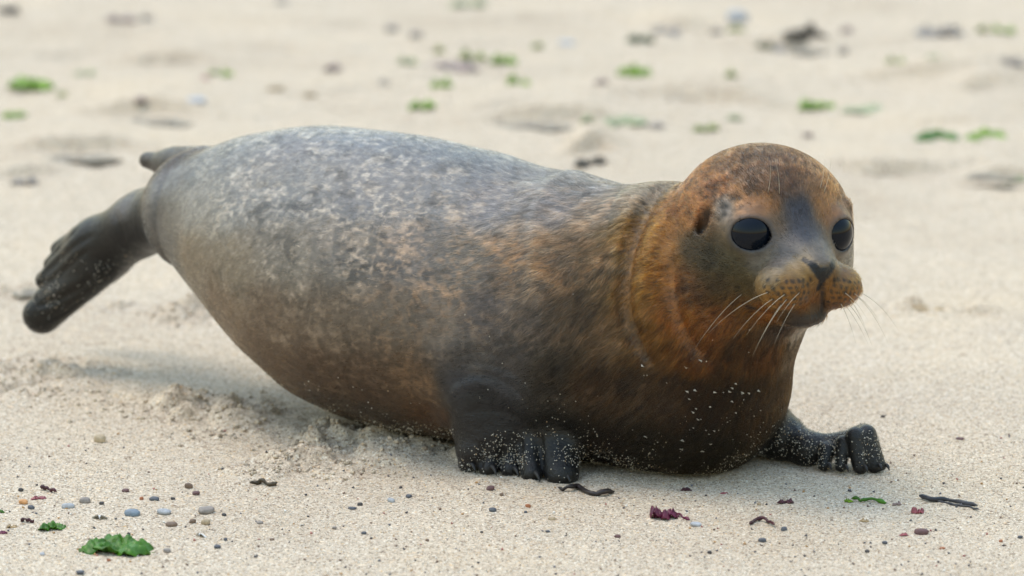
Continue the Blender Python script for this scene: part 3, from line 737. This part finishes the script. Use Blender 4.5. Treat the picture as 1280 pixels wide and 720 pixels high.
# crumbs of damp sand thrown up beside the seal
cr = []
for (cx, cy, ax_, ay_, h) in TR[:13]:
    m_ = int(55 * h / .012); cr.append(np.stack([rng.normal(cx, ax_ * .7, m_), rng.normal(cy, ay_ * .7, m_)], 1))
cr = np.concatenate(cr); cz = ground_z(cr[:, 0], cr[:, 1]); csz = rng.uniform(.0012, .0038, len(cr))
ico = bmesh.new(); bmesh.ops.create_icosphere(ico, subdivisions=1, radius=1.0); iv = np.array([v.co[:] for v in ico.verts]); jf = np.array([[v.index for v in f.verts] for f in ico.faces]); ico.free()
V = iv[None] * csz[:, None, None] * (1 + .5 * (rng.random((len(cr), len(iv), 1)) - .5)) * np.array([1, 1, .75]) + np.stack([cr[:, 0], cr[:, 1], cz + csz * .3], 1)[:, None, :]
m_ = mesh_np('sand_crumbs', V.reshape(-1, 3), (np.arange(len(cr))[:, None, None] * len(iv) + jf[None]).reshape(-1, 3), 3)
tag(obj('sand_crumbs', m_, ms.m), 'small damp sand crumbs thrown up in the trampled sand beside the seal', 'sand', kind='stuff')

# =================================================================== PEBBLES, SHELLS, SEAWEED
def flat_mat(name, c, rough=.6, var=.35, scale=60, translucent=0.0, c2=None):
    m = Mat(name); c = np.asarray(c, float)
    n = m.noise(scale, 4, .6); a = tuple(c * (1 - var)); b = tuple(np.minimum(c * (1 + var), .9)) if c2 is None else tuple(c2)
    cc = m.ramp(n, [(.30, a), (.70, b)]); m.link(cc, m.b.inputs['Base Color']); m.b.inputs['Roughness'].default_value = rough
    m.link(m.bump(m.noise(scale * 6, 3), .0006, .5), m.b.inputs['Normal'])
    if translucent:
        t = m.node('BsdfTranslucent'); m.link(cc, t.inputs['Color']); x = m.node('MixShader'); x.inputs[0].default_value = translucent
        m.link(m.b.outputs[0], x.inputs[1]); m.link(t.outputs[0], x.inputs[2]); m.link(x.outputs[0], m.out.inputs['Surface'])
    return m.m
MT = {}
def mat(kind, key):
    if (kind, key) in MT: return MT[(kind, key)]
    stone = {'grey': (.22, .19, .17), 'blue': (.15, .19, .235), 'pale': (.31, .32, .34), 'slate': (.07, .075, .09), 'brown': (.15, .10, .07), 'dark': (.045, .04, .04), 'tan': (.34, .26, .17), 'orange': (.50, .25, .10),
             'plum': (.11, .055, .055), 'white': (.78, .75, .70), 'pink': (.45, .22, .20), 'rust': (.30, .11, .045), 'sand': (.42, .33, .22), 'palegrey': (.36, .37, .40)}
    weed = {'green': (.055, .17, .006), 'lime': (.19, .33, .013), 'olive': (.24, .29, .06), 'paleg': (.36, .39, .22), 'brown': (.07, .05, .028), 'greybrown': (.31, .27, .24), 'purple': (.14, .018, .055), 'wine': (.075, .02, .028), 'pink': (.34, .09, .11), 'slate': (.045, .045, .055), 'mauve': (.33, .24, .22), 'dgreen': (.05, .085, .02), 'black': (.03, .022, .022), 'tan': (.42, .30, .16), 'drift': (.30, .245, .18)}
    if kind == 'stone': m = flat_mat('stone_' + key, stone[key], .65, .3, 140)
    else: m = flat_mat('weed_' + key, weed[key], .38, .45, 70, .30)
    MT[(kind, key)] = m; return m
seedc = [100]
def pebble(u, v, w, hh, key, label, name='pebble', cat='pebble', group='pebbles on the sand'):
    seedc[0] += 1; rg_ = np.random.default_rng(seedc[0]); p = on_ground(u, v + hh * .3); m = mpp(p); rad = w * m / 2 * (.9 if v > 300 else 1)
    bm = bmesh.new(); bmesh.ops.create_icosphere(bm, subdivisions=3, radius=1.0); P = np.array([x.co[:] for x in bm.verts])
    off = rg_.random(3) * 50; P = P * (1 + .42 * (fbm(P * 1.1 + off, 2, 7) - .5))[:, None]
    e = .80; P = np.sign(P) * np.abs(P) ** e
    vert = max(.30, min(.8, (hh / w) * .95)); P = P * [1, rg_.uniform(.65, .9), vert]
    an = rg_.uniform(-.5, .5); P = P @ np.array([[math.cos(an), -math.sin(an), 0], [math.sin(an), math.cos(an), 0], [rg_.uniform(-.2, .2), rg_.uniform(-.2, .2), 1]])
    P *= rad / np.abs(P[:, 0]).max()
    P[:, 2] += -P[:, 2].min() * .62
    for x, q in zip(bm.verts, P): x.co = q
    me_ = bpy.data.meshes.new(name); bm.to_mesh(me_); bm.free(); set_smooth(me_)
    return tag(obj(name, me_, mat('stone', key), None, p), label, cat, group)
def shell(u, v, w, hh, key, label):
    seedc[0] += 1; rg_ = np.random.default_rng(seedc[0]); p = on_ground(u, v + hh * .3); rad = w * mpp(p) / 2
    A2, nr, ns_ = [], 7, 25; V = []; F_ = []
    for i in range(nr):
        r_ = i / (nr - 1)
        for j in range(ns_):
            a = math.pi * (.08 + .84 * j / (ns_ - 1)); rib = 1 + .03 * math.cos(j * math.pi)
            V.append((rad * r_ * math.cos(a) * rib, rad * (r_ * math.sin(a) - .45) * 1.05, rad * (.55 * math.sin(math.pi * .5 * (1 - r_ * .9)) * (r_ > 0) * .8 + .05 + .02 * math.cos(j * math.pi))))
    for i in range(nr - 1):
        for j in range(ns_ - 1): F_.append((i * ns_ + j, i * ns_ + j + 1, (i + 1) * ns_ + j + 1, (i + 1) * ns_ + j))
    V = np.array(V); n0 = len(V); V2 = V.copy(); V2[:, 2] -= rad * .07; F2 = [tuple(n0 + q for q in f[::-1]) for f in F_]
    me_ = bpy.data.meshes.new('shell'); me_.from_pydata(np.concatenate([V, V2]).tolist(), [], F_ + F2); set_smooth(me_)
    o = obj('shell', me_, mat('stone', key), None, p); o.rotation_euler = (R(-8), 0, rg_.uniform(-1, 1)); return tag(o, label, 'shell', 'shells on the sand')
def weed(u, v, w, hh, key, label, lobes=3, name='sea_lettuce', cat='seaweed', group='scraps of seaweed on the sand', crumple=1.0):
    """a crumpled scrap of thin frond: several ruffled overlapping lobes with real thickness"""
    seedc[0] += 1; rg_ = np.random.default_rng(seedc[0]); p = on_ground(u, v + hh * .35); m = mpp(p); wid = w * m; ht = max(hh * m * (.95 if v < 300 else .75 if w > 30 else .48), .002)
    dep = min(wid * (.7 if v > 300 else .95), .07 if lobes < 5 or v > 600 else .045); V = []; F_ = []; nr, ns_ = 7, 30; th = .0007 if w < 60 else .0010
    for L_ in range(lobes):
        cx = (L_ / max(lobes - 1, 1) - .5) * wid * .62 * rg_.uniform(.85, 1.1) if lobes > 1 else 0; cy = rg_.uniform(-.25, .25) * dep
        rx = wid * (.5 if lobes == 1 else .5 * (.38 + .62 / lobes) + .02 * wid); ry = dep * rg_.uniform(.35, .55); off = rg_.random(3) * 90
        r_ = np.linspace(0, 1, nr)[:, None]; a = np.linspace(0, 2 * np.pi, ns_, endpoint=False)[None]
        X = np.cos(a) * r_; Y = np.sin(a) * r_
        out = .72 + .55 * vnoise(np.stack([np.cos(a[0]) * 1.7 + off[0], np.sin(a[0]) * 1.7 + off[1], np.full(ns_, off[2])], 1), 5)
        X = X * out * rx; Y = Y * out * ry
        Pn = np.stack([X.ravel() / (wid * .16) + off[0], Y.ravel() / (dep * .22) + off[1], np.full(X.size, off[2])], 1)
        z = ht * crumple * (1.25 * np.abs(vnoise(Pn, 9) * 2 - 1) * (1 - .55 * r_.repeat(ns_, 1).ravel()) + .42 * vnoise(Pn * 2.3, 13)) * rg_.uniform(.7, 1.1)
        z = z + ht * .35 * (1 - (X / rx).ravel() ** 2).clip(0, 1)
        T = np.stack([X.ravel() + cx, Y.ravel() + cy, z], 1); B2 = T.copy(); B2[:, 2] -= th
        o = len(V); V += T.tolist() + B2.tolist(); N_ = nr * ns_
        for i in range(nr - 1):
            for j in range(ns_):
                k_ = (j + 1) % ns_; f = (o + i * ns_ + j, o + (i + 1) * ns_ + j, o + (i + 1) * ns_ + k_, o + i * ns_ + k_)
                F_.append(f); F_.append(tuple(N_ + q for q in f[::-1]))
        e = o + (nr - 1) * ns_
        for j in range(ns_): k_ = (j + 1) % ns_; F_.append((e + j, N_ + e + j, N_ + e + k_, e + k_))
    V = np.array(V); V[:, 0] *= wid / (V[:, 0].max() - V[:, 0].min()); V[:, 0] -= (V[:, 0].max() + V[:, 0].min()) / 2
    V[:, 2] -= np.percentile(V[:, 2], 8)
    me_ = bpy.data.meshes.new(name); me_.from_pydata(V.tolist(), [], F_); set_smooth(me_)
    return tag(obj(name, me_, mat('weed', key), None, p), label, cat, group)
def strand(pix, rad, key, label, name='seaweed_strand', lift=.004, flat=.6, branch=None):
    """a thin stalk or ribbon of weed lying along the sand"""
    P = np.array([on_ground(u, v) for u, v in pix]); k_ = np.linspace(0, len(P) - 1, 26); j = np.arange(len(P)); Q = np.stack([np.interp(k_, j, P[:, i]) for i in range(3)], 1)
    for _ in range(2): Q[1:-1] = (Q[:-2] + 2 * Q[1:-1] + Q[2:]) / 4
    c = Q.mean(0); t = np.linspace(0, 1, 26); seedc[0] += 1
    Q[:, 2] = ground_z(Q[:, 0], Q[:, 1]) + rad * .5 + lift * np.abs(vnoise(np.stack([t * 5 + seedc[0], 0 * t, 0 * t], 1), 3) * 1.6 - .8)
    c[2] = Q[:, 2].min() - rad
    r_ = rad * (.55 + .7 * vnoise(np.stack([t * 7 + seedc[0] * 3, 0 * t, 0 * t], 1), 8)) * np.clip(np.minimum(t, 1 - t) * 9 + .25, 0, 1)
    me_ = tube(Q - c, r_, 8); me_.name = name
    return tag(obj(name, me_, mat('weed', key), None, c), label, 'seaweed', 'scraps of seaweed on the sand')

# ---- foreground pebbles (photo u, v, width, height, colour, label)
for a in [
 (258, 637, 23, 12, 'grey', 'largest smooth grey-brown pebble in the left foreground'),
 (165, 641, 23, 11, 'blue', 'blue-grey oval pebble just above the big green seaweed clump'),
 (205, 639, 20, 9, 'pale', 'pale blue-grey pebble between the blue pebble and the grey-brown pebble'),
 (85, 632, 19, 9, 'pale', 'flat pale blue pebble above the small green seaweed tuft'),
 (106, 625, 16, 10, 'grey', 'grey-brown pebble touching the back of the pale blue ones at left'),
 (39, 634, 10, 7, 'slate', 'little dark slate pebble beside the orange pebble'),
 (29, 627, 13, 8, 'orange', 'small orange pebble near the left edge'),
 (214, 655, 17, 8, 'brown', 'flat brown pebble below the pale blue-grey pebble'),
 (236, 607, 12, 9, 'brown', 'upper of two brown pebbles lying together behind the left foreground pebbles'),
 (245, 616, 11, 7, 'plum', 'lower reddish one of two small pebbles lying together'),
 (193, 623, 15, 7, 'slate', 'thin dark grey pebble with a rusty crumb beside it'),
 (177, 623, 6, 5, 'rust', 'tiny rust-coloured pebble left of the thin dark grey pebble'),
 (241, 651, 10, 8, 'brown', 'small dark brown pebble under the largest grey-brown pebble'),
 (257, 652, 13, 9, 'tan', 'tan pebble directly under the largest grey-brown pebble'),
 (280, 643, 7, 5, 'dark', 'tiny black pebble right of the largest grey-brown pebble'),
 (272, 683, 10, 6, 'slate', 'small slate pebble alone in the bottom left foreground'),
 (209, 688, 11, 6, 'grey', 'small grey pebble at the right tip of the big green seaweed clump'),
 (161, 667, 5, 4, 'dark', 'black speck of a pebble just above the big green seaweed clump'),
 (216, 623, 7, 5, 'dark', 'tiny black pebble right of the thin dark grey pebble'),
 (157, 613, 11, 6, 'plum', 'little dark reddish pebble behind the blue-grey pebble'),
 (127, 629, 7, 5, 'dark', 'tiny black pebble between the grey-brown and the blue pebbles at left'),
 (26, 612, 8, 6, 'dark', 'small black pebble near the left edge behind the orange one'),
 (298, 605, 7, 4, 'dark', 'tiny black pebble left of the dry brown weed crumbs'),
 (100, 715, 12, 6, 'slate', 'dark grey pebble at the bottom edge on the left'),
 (136, 700, 6, 4, 'rust', 'tiny rust-coloured pebble under the big green seaweed clump'),
 (53, 692, 8, 5, 'palegrey', 'pale grey pebble in the bottom left corner'),
 (282, 674, 6, 5, 'slate', 'tiny slate pebble above the lone one in the bottom left foreground'),
 (325, 653, 10, 5, 'grey', 'small grey pebble alone right of the left pebble group'),
 (340, 674, 7, 4, 'brown', 'tiny brown pebble right of the left pebble group near the bottom'),
 (418, 660, 7, 5, 'grey', 'tiny grey pebble in the bottom centre left of the sand'),
 (613, 610, 12, 8, 'plum', 'dark maroon pebble just below the near front flipper'),
 (627, 618, 6, 5, 'brown', 'tiny brown pebble right of the dark maroon pebble under the flipper'),
 (660, 632, 8, 6, 'rust', 'small orange-red pebble below the near front flipper'),
 (657, 640, 5, 4, 'slate', 'tiny slate pebble touching the orange-red one'),
 (616, 637, 11, 6, 'slate', 'small slate grey pebble below the dark maroon pebble'),
 (690, 648, 11, 6, 'tan', 'tan pebble below the dark seaweed strand at the flipper'),
 (772, 670, 10, 5, 'plum', 'small maroon pebble below the purple seaweed at bottom centre'),
 (511, 620, 9, 6, 'slate', 'dark pebble at the right end of a loose row left of the flipper'),
 (489, 625, 11, 7, 'pale', 'pale grey pebble in a loose row left of the flipper'),
 (450, 630, 8, 6, 'dark', 'small black pebble in a loose row left of the flipper'),
 (440, 635, 13, 4, 'slate', 'flat dark pebble at the left end of the loose row'),
 (501, 609, 5, 4, 'dark', 'black speck of a pebble behind the loose row left of the flipper'),
 (455, 666, 8, 5, 'slate', 'small dark grey pebble alone in the bottom centre left'),
 (534, 675, 6, 4, 'brown', 'tiny brown pebble alone at the bottom centre'),
 (602, 665, 5, 4, 'dark', 'black speck of a pebble alone at the bottom centre'),
 (685, 664, 7, 4, 'slate', 'tiny slate pebble below the tan pebble at bottom centre'),
 (870, 655, 16, 7, 'palegrey', 'flat grey pebble below the right end of the purple seaweed'),
 (980, 661, 9, 7, 'slate', 'slate pebble at the right end of the curved purple strand'),
 (953, 675, 12, 7, 'slate', 'dark blue-grey pebble below the curved purple strand'),
 (1152, 664, 21, 11, 'plum', 'largest smooth purple-brown pebble in the right foreground'),
 (1106, 678, 8, 5, 'slate', 'small slate pebble left of and below the purple-brown pebble'),
 (1084, 689, 7, 5, 'dark', 'tiny black pebble at the bottom right of centre'),
 (887, 690, 7, 5, 'dark', 'tiny black pebble below the flat grey pebble'),
 (949, 630, 6, 5, 'tan', 'tiny tan pebble left of the small wine-red seaweed'),
 (1178, 685, 9, 4, 'rust', 'rust-coloured pebble at the lower right of the purple-brown pebble'),
 (1251, 676, 6, 4, 'rust', 'tiny rust-coloured pebble near the right edge'),
 (1275, 671, 8, 6, 'slate', 'slate pebble cut by the right edge'),
 (1200, 548, 12, 4, 'plum', 'lone maroon pebble on clean sand right of the far flipper'),
 (1104, 520, 6, 4, 'dark', 'tiny dark pebble on clean sand behind the far flipper'),
]: pebble(*a)
pebble(125, 548, 17, 14, 'sand', 'round clod of damp sand standing alone left of the seal', 'sand_clod', 'clod', 'clods of sand')
shell(125, 645, 21, 11, 'white', 'white half shell between the pale blue and the blue pebble')
shell(252, 668, 18, 9, 'white', 'white shell fragment below the tan and brown pebbles')
shell(378, 655, 8, 7, 'white', 'tiny white shell chip right of the left pebble group')
# ---- foreground seaweed
weed(147, 677, 96, 25, 'green', 'big glossy green sea lettuce clump in the left foreground', 5, crumple=1.2)
weed(65, 657, 36, 13, 'green', 'small bright green sea lettuce tuft left of the big clump', 3, crumple=1.2)
weed(0, 638, 12, 9, 'green', 'scrap of green sea lettuce cut by the left edge', 1)
weed(3, 663, 14, 9, 'purple', 'purple seaweed scrap cut by the left edge', 1, 'red_seaweed')
weed(15, 654, 14, 14, 'tan', 'pale yellow scrap of weed near the left edge', 2, 'dry_seaweed')
strand([(26, 652), (34, 653), (43, 654)], .0016, 'wine', 'short purple strand left of the small green tuft')
strand([(50, 612), (60, 614), (71, 617)], .0020, 'wine', 'short dark red strand behind the pale blue pebbles at left')
weed(48, 621, 20, 8, 'pink', 'pink seaweed scrap beside the orange pebble', 2, 'red_seaweed')
strand([(312, 607), (325, 605), (336, 608), (347, 607)], .0024, 'brown', 'dry brown weed crumbs in a short line left of centre', 'dry_seaweed')
strand([(698, 613), (712, 615), (722, 610), (738, 620), (756, 620), (768, 616)], .0030, 'black', 'dark curled seaweed strand at the tips of the near flipper', lift=.006)
weed(831, 641, 38, 18, 'purple', 'crumpled purple seaweed scrap below the chest', 3, 'red_seaweed', crumple=1.4)
strand([(840, 640), (852, 647), (862, 651)], .0016, 'purple', 'thin purple stalk trailing right from the purple scrap')
weed(858, 611, 15, 8, 'wine', 'small dark red seaweed bit nearest under the chest', 1, 'red_seaweed')
weed(905, 615, 11, 6, 'pink', 'tiny pinkish seaweed bit under the chest', 1, 'red_seaweed')
weed(982, 624, 21, 10, 'wine', 'wine-red seaweed bit below the far flipper', 2, 'red_seaweed')
strand([(937, 657), (944, 652), (952, 651), (962, 655), (968, 660)], .0024, 'wine', 'curved purple strand arching on the sand at right of centre')
weed(1061, 624, 13, 10, 'lime', 'knobby green end of weed beside the green strip', 1)
strand([(1064, 626), (1076, 628), (1092, 627), (1108, 630)], .0022, 'green', 'bright green weed strip below the far flipper')
weed(1147, 636, 17, 14, 'pink', 'pinkish red seaweed tuft left of the dark strand', 2, 'red_seaweed', crumple=1.3)
strand([(1149, 623), (1162, 628), (1182, 626), (1204, 630), (1222, 634)], .0026, 'slate', 'long dark strand of weed in the right foreground')
strand([(1172, 630), (1192, 632), (1212, 634), (1224, 640)], .0014, 'slate', 'thin dark filament under the long dark strand')
weed(1121, 627, 12, 12, 'mauve', 'faded pink weed bits right of the green strip', 2, 'red_seaweed')
weed(1080, 649, 13, 8, 'tan', 'pale orange weed scrap below the green strip', 1, 'dry_seaweed')
weed(1130, 666, 13, 9, 'pink', 'pink scrap touching the purple-brown pebble', 1, 'red_seaweed')
# ---- drift weed further up the beach
for a in [
 (40, 104, 62, 14, 'lime', 'green weed scrap near the left edge, longer of the two there', 3),
 (78, 117, 18, 9, 'olive', 'small olive scrap at the right end of the long left weed', 1),
 (17, 143, 34, 12, 'lime', 'green weed lump at the left edge above the tail', 2),
 (107, 91, 33, 9, 'paleg', 'faded olive scrap right of the left edge weed', 2),
 (276, 90, 34, 15, 'lime', 'bright green tuft above the rump of the seal', 2),
 (256, 97, 14, 7, 'pink', 'pink scrap beside the bright green tuft above the rump', 1),
 (150, 23, 40, 12, 'mauve', 'pinkish scrap at the top left', 2),
 (184, 20, 22, 11, 'greybrown', 'dark grey scrap beside the pinkish one at top left', 1),
 (12, 9, 28, 14, 'slate', 'dark grey lump in the top left corner', 2),
 (415, 85, 24, 9, 'mauve', 'dull brown scrap left of the middle green tufts', 1),
 (176, 124, 26, 7, 'mauve', 'faint brownish scrap left above the rump', 1),
 (30, 225, 38, 12, 'greybrown', 'grey-brown bit of drift weed left of the tail', 2),
 (355, 0, 24, 8, 'greybrown', 'grey scrap cut by the top edge left of centre', 1),
 (585, 3, 50, 12, 'paleg', 'olive grey patch of weed cut by the top edge', 2),
 (528, 129, 38, 15, 'lime', 'bright green tuft just above the middle of the back', 2),
 (551, 104, 32, 16, 'lime', 'green tuft right above the one over the back', 2),
 (549, 61, 16, 13, 'olive', 'small olive tuft above the middle green tufts', 1),
 (509, 75, 26, 13, 'paleg', 'brownish olive scrap left of the small olive tuft', 2),
 (592, 68, 36, 12, 'olive', 'left half of the olive weed line above the back', 2),
 (630, 74, 36, 12, 'lime', 'right greener half of the weed line above the back', 2),
 (648, 101, 32, 13, 'lime', 'yellow-green tuft under the weed line above the back', 2),
 (672, 55, 17, 13, 'olive', 'small olive tuft right of the weed line', 1),
 (565, 82, 70, 8, 'mauve', 'faint pinkish weed streak under the weed line', 3),
 (480, 103, 20, 10, 'greybrown', 'purplish grey scrap left of the middle green tufts', 1),
 (800, 46, 38, 15, 'dgreen', 'dark green tuft left above the head', 2),
 (843, 38, 60, 10, 'greybrown', 'brown-grey weed streak right of the dark green tuft', 3),
 (792, 89, 46, 15, 'lime', 'vivid green scrap left of and above the head', 3),
 (752, 102, 20, 9, 'mauve', 'pinkish brown bit left of the vivid green scrap', 1),
 (735, 149, 22, 10, 'paleg', 'left pale green end of the weed line behind the neck', 1),
 (780, 152, 60, 9, 'paleg', 'pale green middle of the weed line behind the neck', 3),
 (820, 156, 26, 10, 'greybrown', 'dark right end of the weed line behind the neck', 1),
 (738, 200, 46, 13, 'brown', 'dark brown weed lump right behind the nape', 2),
 (920, 36, 24, 12, 'olive', 'green fringe at the foot of the pale stone', 1),
 (1003, 39, 62, 16, 'brown', 'dark brown weed heap above the head', 3),
 (958, 57, 26, 13, 'dgreen', 'dark green tuft left of and below the dark brown heap', 2),
 (985, 60, 40, 9, 'greybrown', 'brownish streak between the dark green tuft and the brown heap', 2),
 (1058, 36, 20, 10, 'mauve', 'dull pinkish bit right of the dark brown heap', 1),
 (1172, 37, 66, 17, 'greybrown', 'grey heap of drift weed at the upper right', 3),
 (1228, 35, 20, 12, 'olive', 'olive tuft beside the grey heap at the upper right', 1),
 (1254, 35, 30, 14, 'lime', 'yellow-green tuft near the upper right corner', 2),
 (1120, 74, 25, 14, 'olive', 'yellow-olive tuft right of the white shell', 2),
 (1177, 74, 40, 12, 'paleg', 'pale bluish scrap below the grey heap', 2),
 (1265, 76, 34, 13, 'greybrown', 'grey scrap at the right edge', 2),
 (1130, 96, 32, 9, 'mauve', 'brownish scrap on the sand ledge at right', 2),
 (1020, 130, 50, 15, 'lime', 'green slanting scrap right above the head', 3),
 (1080, 136, 60, 6, 'paleg', 'faint pale weed streak right of the slanting green scrap', 3),
 (913, 92, 18, 13, 'olive', 'small pale olive tuft above the crown of the head', 1),
 (882, 159, 36, 10, 'olive', 'pale green scrap just left of the crown of the head', 2),
 (917, 147, 22, 9, 'paleg', 'faint green bit just above the crown of the head', 1),
 (1010, 167, 18, 11, 'mauve', 'purplish bit between the crown and the long green weed', 1),
 (945, 127, 34, 8, 'mauve', 'pinkish streak above the crown of the head', 2),
 (1170, 168, 58, 13, 'green', 'left half of the long green weed at right', 3),
 (1232, 168, 62, 12, 'lime', 'right half of the long green weed at right', 3),
 (1268, 418 - 195, 30, 8, 'paleg', 'pale weed bit at the right edge beside the face', 2),
]: weed(*a, name='drift_weed')
pebble(922, 21, 28, 24, 'palegrey', 'pale bluish stone far above the head with green weed at its foot', 'stone', 'stone', 'stones on the upper beach')
shell(1055, 89, 20, 15, 'white', 'white shell on the sand right of and above the head')
for a in [(490, 36, 18, 10, 'grey', 'dim grey stone at the top left of centre'), (520, 44, 18, 10, 'grey', 'dim grey stone right of its twin at the top left of centre'), (708, 54, 22, 9, 'palegrey', 'pale grey stone right of the small olive tuft'), (345, 110, 22, 8, 'tan', 'dim tan stone above the rump'), (246, 125, 26, 9, 'palegrey', 'pale stone above the rump, nearer than the tan one'), (895, 40, 18, 10, 'grey', 'grey stone left of the pale bluish stone'), (1054, 64, 14, 10, 'grey', 'small grey stone above the white shell'), (388, 118, 18, 8, 'tan', 'small tan stone right of the dim tan stone above the rump')]:
    pebble(*a, 'stone', 'stone', 'stones on the upper beach')

# thin ragged lines laid flat along the sand, mostly on the scarps
for a in [
 (182, 152, 118, 5, 'drift', 'dark brown line on the sand above the tail', 7),
 (92, 199, 124, 6, 'drift', 'dark brown line on the sand left of the tail', 7),
 (215, 75, 96, 5, 'drift', 'faint brown line on the sand at upper left', 6),
 (668, 158, 130, 5, 'drift', 'brown line on the sand behind the middle of the back', 7),
 (1108, 213, 112, 6, 'drift', 'dark line on the sand right beside the forehead', 7),
 (1240, 222, 70, 4, 'drift', 'faint line on the sand near the right edge level with the eyes', 5),
 (1220, 108, 70, 5, 'drift', 'faint line on the sand at the right under the white shell', 5),
 (850, 121, 70, 4, 'drift', 'faint line on the sand above the crown of the head', 5),
 (1012, 63, 52, 4, 'drift', 'short line on the sand under the dark brown heap', 4),
 (45, 366, 60, 4, 'drift', 'thin broken line on the sand behind the hind flipper', 5),
 (1150, 386, 60, 5, 'tan', 'thin tan line on the sand right of the muzzle', 5),
]: weed(*a, name='ragged_line')
